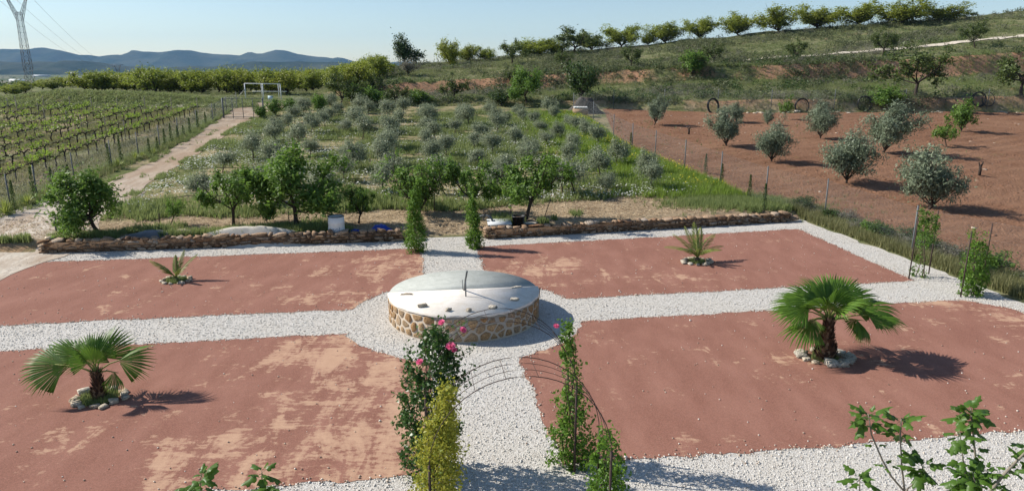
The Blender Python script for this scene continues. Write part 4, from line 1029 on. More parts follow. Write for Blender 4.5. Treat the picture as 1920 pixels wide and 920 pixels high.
arch(-8.2, 'rusty wire arch carrying the pink roses at the sundial path'); arch(-10.35, 'rusty wire arch with golden climber in front of the rose arch')
def climber(name, base, label, prof, n_, ls, mat, seed, asp=.6, stems=5, lean=lambda z: (0, 0), shoots=()):
    """a plant climbing a post: prof = [(z, rx, ry, density)]"""
    t = thing(name, base, label, 'climbing plant'); rng = np.random.default_rng(seed); prof = np.array(prof, float)
    zz_ = rng.random(n_*3)*(prof[-1, 0]-prof[0, 0])+prof[0, 0]
    keep = rng.random(n_*3) < np.interp(zz_, prof[:, 0], prof[:, 3]); z = zz_[keep][:n_]; m = len(z); a = rng.random(m)*6.283
    lump = .55+.9*vnoise(a*1.1+seed, z*3.2); r = np.sqrt(rng.random(m))*.6+.4
    L = np.array([lean(q) for q in z])
    P = np.stack([L[:, 0]+np.interp(z, prof[:, 0], prof[:, 1])*r*lump*np.cos(a), L[:, 1]+np.interp(z, prof[:, 0], prof[:, 2])*r*lump*np.sin(a), z], 1)+rng.normal(size=(m, 3))*.025
    nc_ = max(30, n_//45); cz = prof[0, 0]+(prof[-1, 0]-prof[0, 0])*rng.random(nc_*2); cz = cz[rng.random(nc_*2) < np.interp(cz, prof[:, 0], prof[:, 3])][:nc_]; ca = rng.random(len(cz))*6.283; cr_ = rng.uniform(.45, 1.35, len(cz)); CL = np.array([lean(q) for q in cz])
    CP = np.stack([CL[:, 0]+np.interp(cz, prof[:, 0], prof[:, 1])*cr_*np.cos(ca), CL[:, 1]+np.interp(cz, prof[:, 0], prof[:, 2])*cr_*np.sin(ca), cz], 1)
    wh = rng.random(m) < .72; ci = rng.integers(len(CP), size=m); P = np.where(wh[:, None], CP[ci]+rng.normal(size=(m, 3))*np.array([.045, .045, .06])*rng.uniform(.6, 1.7, len(CP))[ci][:, None], P); P[:, 2] = np.maximum(P[:, 2], .02)
    out = np.stack([np.cos(a), np.sin(a), a*0+.4], 1)
    st = MB()
    for i in range(stems):
        b0 = rng.normal(size=2)*.06; Pz = np.linspace(-.05, prof[-1, 0]*rng.uniform(.6, .98), 9)
        st.add(*tube([(lean(q)[0]+b0[0]+.07*math.sin(q*3+i), lean(q)[1]+b0[1]+.07*math.cos(q*2.5+i), q) for q in Pz], np.linspace(.016, .005, 9), 5, False))
    for p0, p1, nl in shoots:
        p0, p1 = np.array(p0, float), np.array(p1, float); mid = (p0+p1)/2+[0, 0, .08]; st.add(*tube([p0, mid, p1], [.008, .006, .003], 4, False))
        tt_ = rng.random(nl); Q_ = p0*(1-tt_[:, None])+p1*tt_[:, None]+rng.normal(size=(nl, 3))*.05+[0, 0, .04]; P = np.concatenate([P, Q_]); out = np.concatenate([out, unit(nl, rng)])
    lv = MB(); lv.add(*leaves(P, ls*rng.uniform(.6, 1.3, len(P)), asp, .35, out*.6, .14, rng, .3))
    tag(lv.build('foliage', mat, t), kind='stuff'); st.build('stems', M['bark'], t)
    return t
def rose_bloom(p, s, parent):
    b = MB(); rng = np.random.default_rng(int(p[2]*1000))
    for lay, (r, n_, tilt) in enumerate(((.25, 4, 75), (.5, 6, 55), (.8, 7, 30), (1.0, 8, 12))):
        for i in range(n_):
            a = 2*math.pi*(i+.5*lay+rng.normal()*.1)/n_; e = rad(tilt); o_ = np.array([math.cos(a), math.sin(a), 0]); ta = np.array([-math.sin(a), math.cos(a), 0])
            c = o_*.12*r; tip = c+(o_*math.cos(e)+np.array([0, 0, 1])*math.sin(e))*.62*(.6+.4*r); m_ = (c+tip)/2+o_*.08
            b.add(np.array([c, m_-ta*.32*(.5+r*.5), tip, m_+ta*.32*(.5+r*.5)])*s, [(0, 1, 2, 3)])
    o = b.build('bloom', M['petal'], parent); o.location = p; o.rotation_euler = (.5, rng.normal()*.3, 0); return o
def inplane(px, py, Y): r = ray(px, py); return np.array([0, 0, CAM_H])+r*Y/r[1]
B1 = g(-1.28, -8.2)
rose = climber('climbing_rose', B1, 'dark green climbing rose with pink blooms on the arch', [(0, .28, .30, .55), (.4, .42, .38, .9), (1.0, .46, .42, 1), (1.7, .40, .42, 1), (2.3, .34, .36, .9), (2.75, .20, .25, .6)], 6200, .075, M['rose_leaf'], 7, .62, 7, lambda z: (.02+.10*z/2.8+.05*max(0, z-1.6), .05),
               [((-.1, 0, .9), inplane(742, 738, B1[1])-B1, 70), ((-.1, 0, .7), inplane(770, 792, B1[1])-B1, 60), ((.15, 0, 1.9), inplane(888, 655, B1[1])-B1, 80), ((.1, 0, 1.5), inplane(890, 690, B1[1])-B1, 80), ((.15, 0, 1.6), inplane(880, 715, B1[1])-B1, 60), ((0, 0, 2.4), inplane(872, 605, B1[1])-B1, 30), ((0, 0, 2.2), inplane(800, 640, B1[1])-B1, 50), ((.1, 0, 2.5), inplane(828, 600, B1[1])-B1, 40)])
for px, py, s in ((828, 604, .07), (868, 618, .075), (845, 649, .10), (787, 678, .075), (852, 656, .06)): rose_bloom(inplane(px, py, B1[1]-.28)-B1, s*1.25, rose)
B2 = g(1.32, -8.2)
r2 = climber('climbing_rose', B2, 'slim climbing rose with one pink bloom on the far post', [(0, .26, .26, .8), (.3, .34, .32, 1), (.8, .30, .30, .95), (1.2, .26, .26, .55), (1.5, .16, .18, .35), (2.2, .13, .15, .30), (2.75, .06, .08, .22)], 3600, .07, M['jasmine'], 8, .6, 4, lambda z: (-.08*max(0, z-1.2), 0))
rose_bloom(inplane(1043, 611, B2[1])-B2, .08, r2)
climber('golden_climber', g(-1.25, -10.35), 'golden-yellow leafed climber covering the front arch post', [(0, .28, .30, .9), (.6, .30, .34, 1), (1.3, .29, .34, 1), (1.75, .25, .30, 1), (2.1, .20, .26, .85), (2.4, .15, .20, .6), (2.7, .08, .1, .3)], 9000, .056, M['gold_leaf'], 9, .55, 6, lambda z: (.05+.14*max(0, z-1.2), 0))
climber('green_climber', g(1.36, -10.35), 'fresh green climber on the front arch post by the gravel', [(0, .22, .26, .8), (.6, .26, .30, 1), (1.1, .24, .28, .9), (1.5, .17, .22, .55), (1.85, .10, .14, .3)], 3000, .07, M['jasmine'], 10, .6, 4)
# leafy pillars at the opening in the wall
p = at(781, 472); s = mpp(p)
climber('green_climber', p, 'leafy green pillar leaning at the wall opening', [(0, .34, .34, 1), (.5, .38, .36, 1), (1.1, .26, .28, 1), (1.7, .20, .22, .8), (2.3, .17, .18, .8), (2.8, .06, .06, .5)], 6500, .08, M['jasmine'], 11, .5, 4, lambda z: (-.03+.10*max(0, z-1.9)**1.5*3, 0))
p = at(891, 466)
climber('green_climber', p, 'slim leafy pillar at the other side of the opening', [(0, .24, .24, 1), (.5, .28, .28, .9), (.9, .16, .2, .6), (1.25, .24, .26, .8), (1.6, .22, .22, .7), (2.0, .06, .06, .4)], 4500, .08, M['jasmine'], 12, .5, 4, lambda z: (-.05*z, 0))
# stakes with climbers at the field end of the cross path
for (a0, b0, lab, col, prof, nl) in (((1704, 523), (1741, 514), 'thin climber tied to two rusty stakes', 'green', [(0, .25, .2, .5), (.4, .18, .15, .2), (.9, .1, .1, .03), (1.1, .25, .22, .5), (1.7, .36, .3, 1), (2.1, .32, .25, .8), (2.35, .15, .12, .3)], 1500),
                                     ((1801, 557), (1838, 548), 'bushy jasmine on rusty stakes at the fence end', 'jasmine', [(0, .28, .25, 1), (.5, .36, .3, 1), (1.0, .34, .28, .9), (1.5, .26, .22, .6), (1.9, .2, .2, .3), (2.2, .3, .2, .12)], 2800)):
    pa, pb = at(*a0), at(*b0)
    for q, hz in ((pa, 2.15), (pb, 2.3)):
        b = MB(); b.add(*tube([(0, 0, -.1), (.01, 0, hz)], .021, 6)); tag(b.build('plant_stake', M['iron']), 'rusty iron stake supporting a climber by the field fence', 'stake', 'iron stakes by the field fence').location = q
    climber('green_climber', (pa+pb)/2, lab, prof, nl, .085, M[col], int(a0[0]), .5, 3)

# ------------------------------------------------------------------ fig trees
half = [(0, .03), (-.05, .15), (.06, .32), (.22, .43), (.29, .33), (.34, .25), (.50, .31), (.68, .36), (.69, .26), (.69, .17), (.86, .13), (1.0, 0)]
def fig_leaf(seed):
    rng = np.random.default_rng(seed); pts = [(x+rng.normal()*.015, y*.82*rng.uniform(.9, 1.08)) for x, y in half]+[(x+rng.normal()*.015, -y*.82*rng.uniform(.9, 1.08)) for x, y in half[::-1][1:]]
    dr = rng.uniform(.15, .5); z = lambda x, y: -dr*x*x-.55*abs(y)*rng.uniform(.8, 1.1)+.06*math.sin(9*x)
    V = [(x, y, z(x, y)) for x, y in pts]; mids = [(.15, 0, .03), (.45, 0, -dr*.2+.03), (.75, 0, -dr*.5+.03)]; V += mids; n_ = len(pts); F = []
    for i in range(n_-1 if False else n_):
        j = (i+1) % n_; xm = (pts[i][0]+pts[j][0])/2; c = n_+(0 if xm < .28 else 1 if xm < .60 else 2); F.append((i, j, c))
    hN = len(half)
    for i in range(n_):                                       # close the seams between the three fans
        xm0 = (pts[i-1][0]+pts[i][0])/2; xm1 = (pts[i][0]+pts[(i+1) % n_][0])/2
        c0 = n_+(0 if xm0 < .28 else 1 if xm0 < .60 else 2); c1 = n_+(0 if xm1 < .28 else 1 if xm1 < .60 else 2)
        if c0 != c1: F.append((c0, i, c1))
    b = MB(); b.add(V, F); b.add(*tube([(-.42, 0, .10), (-.2, 0, .06), (.02, 0, .0)], .012, 4)); return b.mesh('leaf', M['fig'])
FL = [fig_leaf(i) for i in range(6)]
def fig(base_px, Y, label, stems, seed, lscale=.255):
    rng = np.random.default_rng(seed); B = inplane(*base_px, Y); B[2] = 0
    t = thing('fig_tree', B, label, 'fig tree')
    for pts, r, clusters in stems:
        P = np.array([inplane(x, y, Y+dy)-B for x, y, dy in pts]); b = MB(); b.add(*tube(P, np.linspace(r, r*.45, len(P)), 6)); b.build('stem', M['stem'], t, True)
        for (frac, nl, s) in clusters:
            f = frac*(len(P)-1); i = min(len(P)-2, int(f)); c = P[i]+(P[i+1]-P[i])*(f-i)
            for j in range(int(nl*1.35)):
                a = j*2.4+rng.normal()*.3; tilt = rad(rng.uniform(-55, 50) if nl > 3 else rng.uniform(-10, 40)); sc = s*lscale*rng.uniform(.7, 1.15)*(.6 if j == 0 and frac >= 1 else 1)
                if j == 0 and frac >= 1: tilt = rad(65)
                o = link('leaf', FL[rng.integers(6)], t)
                o.matrix_basis = Matrix.Translation(c+np.array([0, 0, -.03*j/max(1, nl)*2])) @ Matrix.Rotation(a, 4, 'Z') @ Matrix.Rotation(-tilt, 4, 'Y') @ Matrix.Rotation(rng.normal()*.3, 4, 'X') @ Matrix.Translation((.42*sc, 0, -.10*sc)) @ Matrix.Diagonal((sc, sc, sc, 1))
    return t
fig((1697, 960), 9.6, 'fig tree with two thin stems rising from white gravel', [
    ([(1697, 960, 0), (1695, 920, 0), (1670, 891, .05), (1654, 861, .1), (1634, 814, .15), (1628, 775, .2)], .020, [(1, 10, 1), (.9, 4, .85), (.55, 3, .5), (.72, 2, .5)]),
    ([(1697, 960, 0), (1696, 917, 0), (1691, 877, 0), (1688, 818, 0), (1690, 785, 0)], .018, [(1, 8, .95), (.85, 4, .9), (.5, 2, .55)]),
    ([(1697, 960, 0), (1701, 916, -.05), (1722, 898, -.2), (1731, 872, -.25)], .016, [(1, 12, 1.05), (.85, 5, .9)])], 1)
fig((1850, 985), 9.0, 'bushy fig tree with large lobed leaves and upright stems', [
    ([(1850, 985, 0), (1838, 908, 0), (1830, 867, .05), (1824, 805, .1), (1820, 765, .1)], .020, [(1, 11, 1), (.9, 6, .95), (.75, 4, .75), (.6, 3, .6), (.45, 4, .7)]),
    ([(1850, 985, 0), (1818, 930, -.1), (1808, 880, -.15), (1800, 810, -.2)], .016, [(1, 6, .8), (.8, 4, .7), (.6, 9, .95), (.45, 6, 1)]),
    ([(1850, 985, 0), (1830, 915, -.25), (1824, 885, -.3)], .015, [(1, 9, .95), (.7, 4, .9)]),
    ([(1850, 985, 0), (1862, 925, .1), (1850, 880, .15)], .015, [(1, 7, .7), (.6, 3, .6)])], 2)
fig((1820, 1010), 8.6, 'fig tree with a thick bare branch reaching out sideways', [
    ([(1820, 1010, 0), (1850, 930, -.1), (1875, 897, -.1), (1900, 870, -.1), (1925, 845, -.1), (1960, 800, 0)], .028, [(.55, 5, .6), (.72, 5, .7), (.85, 6, .8), (.35, 5, .9)])], 3)
fig((1615, 990), 9.0, 'low fig shoot with a few leaves near the two-stemmed fig', [([(1615, 990, 0), (1612, 930, 0), (1612, 892, 0)], .014, [(1, 7, .95), (.6, 5, .9)])], 4)
fig((376, 985), 9.3, 'short fig shoot with three broad leaves by the red gravel', [([(376, 985, 0), (376, 920, 0), (377, 888, 0)], .012, [(1, 7, .95), (.72, 5, 1.1), (.4, 4, 1.1)])], 5)
fig((491, 985), 9.4, 'second short fig shoot with a glossy lobed leaf', [([(491, 985, 0), (490, 920, 0), (491, 882, 0)], .012, [(1, 7, .95), (.72, 5, 1.1), (.4, 4, 1.1)])], 6)

# ------------------------------------------------------------------ things left behind the wall
def lathe(prof, n=28, cap=True):
    a = np.arange(n)*2*math.pi/n; V = np.concatenate([np.stack([r*np.cos(a), r*np.sin(a), np.full(n, z)], 1) for r, z in prof])
    F = [(l*n+i, l*n+(i+1) % n, (l+1)*n+(i+1) % n, (l+1)*n+i) for l in range(len(prof)-1) for i in range(n)]
    if cap: F.append(tuple(range(n))[::-1])
    return V, F
p = at(632, 442); s = mpp(p); rd = 15*s; dh = 38*s
dr = thing('steel_drum', p, 'white open steel drum with dark rim behind the wall', 'drum', rz=.2)
b = MB(); b.add(*lathe([(rd, 0), (rd, dh*.32), (rd*1.025, dh*.34), (rd, dh*.36), (rd*.99, dh*.66), (rd*1.015, dh*.68), (rd*.99, dh*.70), (rd*.985, dh*.98), (rd*.93, dh*.98), (rd*.93, .05), (.001, .05)])); b.build('body', M['white_paint'], dr, True)
b = MB(); a = np.linspace(0, 2*math.pi, 33); b.add(*tube(np.stack([rd*.97*np.cos(a), rd*.97*np.sin(a), np.full(33, dh)], 1), .018, 6, False)); b.build('rim', M['black_plastic'], dr, True)
cu = bpy.data.curves.new('lettering', 'FONT'); cu.body = 'vsol'; cu.size = .26; cu.resolution_u = 3; cu.align_x = 'CENTER'
to = bpy.data.objects.new('lettering_curve', cu); COL.objects.link(to); bpy.context.view_layer.update()
me = bpy.data.meshes.new_from_object(to.evaluated_get(bpy.context.evaluated_depsgraph_get())); bpy.data.objects.remove(to)
for v in me.vertices: a_2 = v.co.x/rd-math.pi/2-.15; z_ = v.co.y+dh*.30; v.co = (rd*1.035*math.cos(a_2), rd*1.035*math.sin(a_2), z_)
me.materials.clear(); me.materials.append(plain_mat('faded_print', (.22, .26, .34), .6)); link('lettering', me, dr)
def heap(name, pxs, h, mat, label, cat, seed, amp=.35, n=30, smooth=True):
    """a crumpled mound over an ellipse on the ground"""
    (cx, cy, wpx, dy) = pxs; p = at(cx, cy); s = mpp(p); rx = wpx*s/2; a = np.linspace(0, 2*math.pi, n+1)[:-1]; V = [(0, 0, h)]; rng = np.random.default_rng(seed); ns = 9
    for i in range(1, ns+1):
        q = i/ns; X = rx*q*np.cos(a)*(1+.12*vnoise(a*1.3, a*0+seed)*q); Y = dy*q*np.sin(a)
        Z = h*(1-sstep(.15, 1, q))+amp*h*(fbm(X*3.1+seed, Y*3.1, 3)-.45)*(1-q**3)
        zt = T(p[0]+X, p[1]+Y)-p[2]; V += list(zip(X, Y, Z+zt-.02*(i == ns)))
    F = [(0, 1+j, 1+(j+1) % n) for j in range(n)]+[(1+(i-1)*n+j, 1+i*n+j, 1+i*n+(j+1) % n, 1+(i-1)*n+(j+1) % n) for i in range(1, ns) for j in range(n)]
    b = MB(); b.add(V, F); o = b.build(name, mat, None, smooth); o.location = p; return tag(o, label, cat)
heap('sand_heap', (474, 440, 250, 1.0), .32, M['heap'], 'long pale heap of sand behind the stone wall', 'sand heap', 3, .3, 48)
heap('tarpaulin', (715, 431, 42, .35), .30, M['blue_tarp'], 'crumpled blue tarpaulin behind the wall', 'tarpaulin', 5, 1.2, 24, False)
heap('tarpaulin', (664, 436, 40, .25), .12, M['blue_tarp'], 'flat blue tarpaulin lying beside the white drum', 'tarpaulin', 6, 1.2, 24, False)
heap('tarpaulin', (285, 442, 110, .75), .22, M['grey_tarp'], 'dark grey tarpaulin spread behind the wall', 'tarpaulin', 7, .8, 30, False)
heap('cable_heap', (345, 440, 60, .4), .22, M['wood'], 'tangled tan rope heap beside the grey tarpaulin', 'rope', 8, 1.0, 24, False)
heap('shade_net', (1096, 212, 74, 1.2), 1.55, plain_mat('brown_net', (.085, .073, .062), .9, .4, 3, .8), 'brown shade net draped over a post at the fence corner', 'net', 9, .5, 30)
for px, py, sc, lab in ((972, 424, 1.0, 'tall black plastic pot under the green tree'), (992, 428, .85, 'wide black plastic pot with soil by the wall')):
    p = at(px, py); b = MB(); r_ = .30*sc if sc == 1 else .38; h_ = .48 if sc == 1 else .28
    b.add(*lathe([(r_*.75, 0), (r_*.97, h_*.92), (r_*1.04, h_*.93), (r_*1.04, h_), (r_*.94, h_), (r_*.9, h_*.8), (.001, h_*.78)])); o = thing('plant_pot', p, lab, 'pot'); b.build('body', M['black_plastic'], o, True)
    b = MB(); b.add(*lathe([(r_*.9, h_*.80), (r_*.5, h_*.86), (.001, h_*.88)], 20, False)); b.build('soil', M['wall_core' if sc == 1 else 'heap'], o)
p = at(936, 426); b = MB(); V, F = box((0, 0, .24), (1.05, .8, .035), .1); V[:, 2] += .10*V[:, 1]; b.add(V, F); b.add(*box((0, .1, .10), (.8, .5, .2), .1)); tag(b.build('pale_panel', M['pale_board']), 'pale flat panel lying behind the wall by the pots', 'panel').location = p
p = at(908, 428); a = np.linspace(0, 2*math.pi, 25); b = MB()
for i in range(5): b.add(*tube(np.stack([.34*np.cos(a)*(1+.03*i), .1*i*.4+.05*np.sin(a), .30+.27*np.sin(a)], 1), .02, 5, False))
tag(b.build('hose_coil', M['grey_tarp']), 'small grey hose coil leaning beside the pale panel', 'hose').location = p
p = at(1088, 219); pl = thing('tile_pallet', p, 'wooden pallet stacked with pale tiles before the net', 'pallet')
for i in range(3): b = MB(); b.add(*box((0, -.4+.4*i, .12), (1.5, .12, .16))); b.build('bearer', M['wood'], pl)
b = MB(); b.add(*box((0, 0, .5), (1.45, .95, .55))); b.build('stack', M['wall_stone'], pl)
for i in range(9): b = MB(); b.add(*box((-.6+.15*i, -.05, .89), (.09, .8, .20))); b.build('tile', M['white_paint'], pl)
heap('grey_sack', (1048, 218, 30, .6), .5, M['grey_tarp'], 'dark grey covered bundle near the tile pallet', 'bundle', 12, .6, 20, False)
p = at(107, 442); b = MB(); b.add(*tube([(0, 0, -.1), (0, 0, .62), (.04, 0, .70), (.20, 0, .70), (.22, 0, .62)], .035, 7)); b.add(*box((.06, 0, .78), (.18, .04, .03))); tag(b.build('standpipe', M['galv']), 'grey water standpipe at the driveway end of the wall', 'tap').location = p
for px, py, s in ((95, 452, .35), (104, 446, .4), (118, 447, .35), (112, 441, .3), (90, 462, .3), (142, 448, .3), (150, 445, .32)):
    p = at(px, py); o = link('loose_stone', RK[R.integers(8)]); o.location = (p[0], p[1], p[2]+s*.25); o.scale = (s*1.2, s, s*.8); o.rotation_euler = (0, 0, R.uniform(0, 6)); tag(o, 'loose stone piled at the driveway end of the wall', 'stone', 'loose stones at the wall end')
for px, py, top, lean in ((163, 437, 412, -.35), (1018, 412, 372, .35), (958, 402, 385, 0), (543, 428, 395, 0), (815, 398, 350, 0), (300, 420, 400, 0)):
    p = at(px, py); h = (py-top)*mpp(p); b = MB(); b.add(*tube([(0, 0, -.1), (h*lean, 0, h)], .022, 5)); tag(b.build('tree_stake', M['bark']), 'thin wooden stake set beside a tree behind the wall', 'stake', 'tree stakes behind the wall').location = p
# rocks by the fence corner
for px, py, s in ((1120, 232, .4), (1335, 340, .5), (1322, 336, .45), (1345, 345, .4)):
    p = at(px, py); o = link('fence_stone', RK[R.integers(8)]); o.location = (p[0], p[1], p[2]+s*.2); o.scale = (s*1.5, s, s*.5); tag(o, 'pale flat stone among weeds along the field fence', 'stone', 'stones along the field fence')

# ------------------------------------------------------------------ pylons and power lines
def pylon(base, H, label):
    t = thing('pylon', base, label, 'pylon', 'pylons of the power line', rz=.25); w0, w1 = H*.092, H*.050; Hb = H*.83
    wd = lambda z: w0+(w1-w0)*(z/Hb)**.8
    for sx in (-1, 1):
        for sy in (-1, 1):
            b = MB(); b.add(*tube([(sx*wd(z)/2, sy*wd(z)/2, z) for z in np.linspace(-.5, Hb, 8)], H*.0021, 4)); b.build('leg', M['pylon'], t)
    A, B = [], []; zs = [0]
    while zs[-1] < Hb: zs.append(min(Hb, zs[-1]+wd(zs[-1])*1.15))
    for z0, z1 in zip(zs[:-1], zs[1:]):
        c = [(-1, -1), (1, -1), (1, 1), (-1, 1)]
        for i in range(4):
            a_, b_2 = c[i], c[(i+1) % 4]
            A += [(a_[0]*wd(z0)/2, a_[1]*wd(z0)/2, z0), (b_2[0]*wd(z0)/2, b_2[1]*wd(z0)/2, z0), (a_[0]*wd(z1)/2, a_[1]*wd(z1)/2, z1)]
            B += [(b_2[0]*wd(z1)/2, b_2[1]*wd(z1)/2, z1), (a_[0]*wd(z1)/2, a_[1]*wd(z1)/2, z1), (b_2[0]*wd(z1)/2, b_2[1]*wd(z1)/2, z1)]
    V, F = wires(A, B, H*.0017); b = MB(); b.add(V, F); b.build('bracing', M['pylon'], t)
    for sg in (-1, 1):                                       # the two raised arms of the head
        b = MB(); e = np.array([sg*H*.095, 0, H]); i0 = np.array([sg*w1*.5, 0, Hb]); i1 = np.array([sg*w1*.3, 0, Hb-w1*1.6])
        for y in (-w1/2, w1/2): b.add(*tube([i0+[0, y, 0], e+[0, y*.3, 0]], H*.003, 4)); b.add(*tube([i1+[sg*w1*.3, y, 0], e+[sg*.4, y*.3, -.3]], H*.003, 4))
        for k_ in np.linspace(.15, .9, 6): b.add(*tube([i0*(1-k_)+e*k_, (i1+[sg*w1*.3, 0, 0])*(1-k_+.06)+(e+[sg*.4, 0, -.3])*(k_-.06)], H*.0018, 3))
        b.build('arm', M['pylon'], t)
    b = MB(); b.add(*tube([(-H*.19, 0, H), (H*.19, 0, H)], H*.004, 4)); b.add(*tube([(-H*.12, 0, H+.9), (H*.12, 0, H+.9)], H*.003, 4)); b.add(*tube([(-H*.12, 0, H+.9), (-H*.19, 0, H)], H*.003, 4)); b.add(*tube([(H*.12, 0, H+.9), (H*.19, 0, H)], H*.003, 4)); b.build('crossbeam', M['pylon'], t)
    ca, sa = math.cos(.25), math.sin(.25)
    return [np.array(base)+np.array([x*ca, x*sa, H-1.2]) for x in (-H*.18, 0, H*.18)]
def pylat(px, top_y, Y, H): x = (px-960)/F_PX/1.03*Y; return (x, Y, zat(top_y, Y)-H)
z1 = T(np.array([-177.]), np.array([262.]))[0]
t1 = pylon(((63-960)/F_PX/1.02*262, 262, z1), zat(-6, 262)-z1, 'tall steel lattice pylon standing beside the orchard')
t2 = pylon(pylat(222, 122, 830, 34), 34, 'far pylon whose forked head shows above the orchard'); t3 = pylon(pylat(455, 129, 1350, 34), 34, 'farthest pylon showing only its small forked head')
for tA, tB in ((t1, t2), (t2, t3)):
    for a0, b0 in zip(tA, tB):
        k_ = np.linspace(0, 1, 24)[:, None]; P = a0*(1-k_)+b0*k_; P[:, 2] -= 4*9*(k_*(1-k_))[:, 0]; b = MB(); b.add(*tube(P, .045, 4))
        tag(b.build('power_line', M['pylon']), 'thin power line cable strung between the lattice pylons', 'cable', 'power lines')
# far sheds in the plain
for px, py, Y, w_, h, col, lab in ((690, 144, 420, 14, 3.4, 'white_paint', 'white farm shed beside the eroded spur'), (32, 152, 700, 12, 5, 'white_paint', 'white shed in the fields behind the pylon'), (348, 131, 2300, 55, 9, 'pale_board', 'long pale greenhouse below the mountains'), (332, 131, 2250, 14, 10, 'white_paint', 'white house beside the long greenhouse'), (138, 138, 1300, 9, 7, 'white_paint', 'small white house in the distant plain'), (200, 138, 1500, 20, 4, 'pale_board', 'low pale barn in the distant plain'),
                                  (98, 160, 480, 16, 2.2, 'white_paint', 'low white shed roof behind the low orchard'), (78, 142, 1100, 22, 5, 'pale_board', 'grey barn in the plain beside the pylon'), (610, 131, 2400, 30, 9, 'white_paint', 'far white farmhouse near the spur'), (590, 133, 2300, 40, 6, 'pale_board', 'far pale barn near the white farmhouse')):
    p = at(px, py+2); sc_ = mpp(p)/(Y/F_PX); w_ *= sc_; h *= sc_*.6; lo = -1.0; o = thing('farm_shed', p, lab, 'shed')
    b = MB(); b.add(*box((0, 0, (h*.75+lo)/2), (w_, w_*.5, h*.75-lo))); b.build('wall', M[col], o)
    b = MB(); hw, hd = w_*.53, w_*.28; b.add([(-hw, -hd, h*.74), (hw, -hd, h*.74), (hw, 0, h), (-hw, 0, h), (-hw, hd, h*.74), (hw, hd, h*.74)], [(0, 1, 2, 3), (3, 2, 5, 4), (0, 3, 4), (1, 5, 2)]); b.build('roof', M[col], o)

# ------------------------------------------------------------------ ground cover
def tuft(seed, n=7, spread=.10, h=.26, w=.016, bendy=.5):
    rng = np.random.default_rng(seed); V = []; F = []
    for i in range(n):
        a = rng.random()*6.283; b0 = rng.normal(size=2)*spread*.5; L = h*rng.uniform(.5, 1.1); t = rng.uniform(.1, bendy); d = np.array([math.cos(a)*t, math.sin(a)*t, 1]); d /= np.linalg.norm(d); s = np.array([-math.sin(a), math.cos(a), 0])*w
        p = np.array([b0[0], b0[1], 0]); k_ = len(V); V += [p-s, p+s, p+d*L]; F.append((k_, k_+1, k_+2))
    return np.array(V), np.array(F)
TF = [tuft(i) for i in range(4)]; TBIG = [tuft(10+i, 12, .16, .45, .018, .5) for i in range(3)]
def cover(name, mat, bases, P, sc, label, cat, zs=None):
    b = MB(); n_ = len(P); which = R.integers(len(bases), size=n_); rot = R.random(n_)*6.283
    for i, bs in enumerate(bases):
        m = which == i
        if m.any(): b.add(*scatter(bs, P[m], sc[m], rot[m], None if zs is None else zs[m]))
    return tag(b.build(name, mat), label, cat, kind='stuff')
def drop(X, Y, dz=-.01): return np.stack([X, Y, T(X, Y)+dz], 1)
def in_track(X, Y): return (X < track_x(Y)+.1) & (X > np.interp(Y, [p[1] for p in TR], [p[0]-p[2] for p in TR])-.1)
# grove: bright grass, white daisies, a yellow-flowering edge
n_ = 150000; Uq = R.uniform(-32, 20, n_); Vq = R.uniform(13, 56, n_); X = OX+Uq*GC-Vq*GS; Y = OY+Uq*GS+Vq*GC
ok = (X > track_x(Y)+.2) & (X < fence_x(Y)-.1) & (Y < 71.5)
gd = fbm(X*.28, Y*.28, 4); jj = fbm(X*.35, Y*.35, 3)-.45
ok &= (R.random(n_) < np.clip((gd-.42)*4.2, .05, .75)) & (Vq-vwall(Uq)+jj*3.4 > 4.1)
X, Y, gdk = X[ok], Y[ok], gd[ok]; cover('grove_grass', M['grass_green'], TF, drop(X, Y), R.uniform(.7, 1.5, len(X))*(.7+.9*(gdk-.3)*2), 'wild grass growing between the olive rows', 'grass')
n_ = 60000; Uq = R.uniform(-32, 20, n_); Vq = R.uniform(13.8, 46, n_); X = OX+Uq*GC-Vq*GS; Y = OY+Uq*GS+Vq*GC
fd = fbm(X*.33+40, Y*.5+11, 4); ok = (X > track_x(Y)+.3) & (X < fence_x(Y)-2) & (R.random(n_) < np.clip((fd-.42)*7, 0, 1)*np.clip(1.4-Vq/46, .25, 1)) & (Vq-vwall(Uq) > 4.6)
X, Y = X[ok], Y[ok]; P = drop(X, Y, .22)+R.normal(size=(len(X), 3))*[0, 0, .06]; b = MB(); b.add(*leaves(P, R.uniform(.07, .13, len(P)), .9, 2.0)); tag(b.build('daisies', M['flower_white']), 'white daisies flowering among the grove grass', 'flowers', kind='stuff')
n_ = 9000; Y = R.uniform(36, 71, n_); X = fence_x(Y)-np.abs(R.normal(size=n_))*2.6; P = drop(X, Y, 0); cover('weeds', M['vine_leaf'], TBIG, P, R.uniform(.6, 1.4, n_), 'yellow-green weeds along the field fence', 'weeds')
n_ = 2500; Y = R.uniform(38, 70, n_); X = fence_x(Y)-np.abs(R.normal(size=n_))*2.2; kp = fbm(X*.5, Y*.5, 3) > .5; P = drop(X[kp], Y[kp], .45); b = MB(); b.add(*leaves(P+R.normal(size=P.shape)*[0, 0, .1], .10, .9, 1.5)); tag(b.build('yellow_flowers', M['flower_yellow']), 'yellow flowers in the weeds by the fence', 'flowers', kind='stuff')
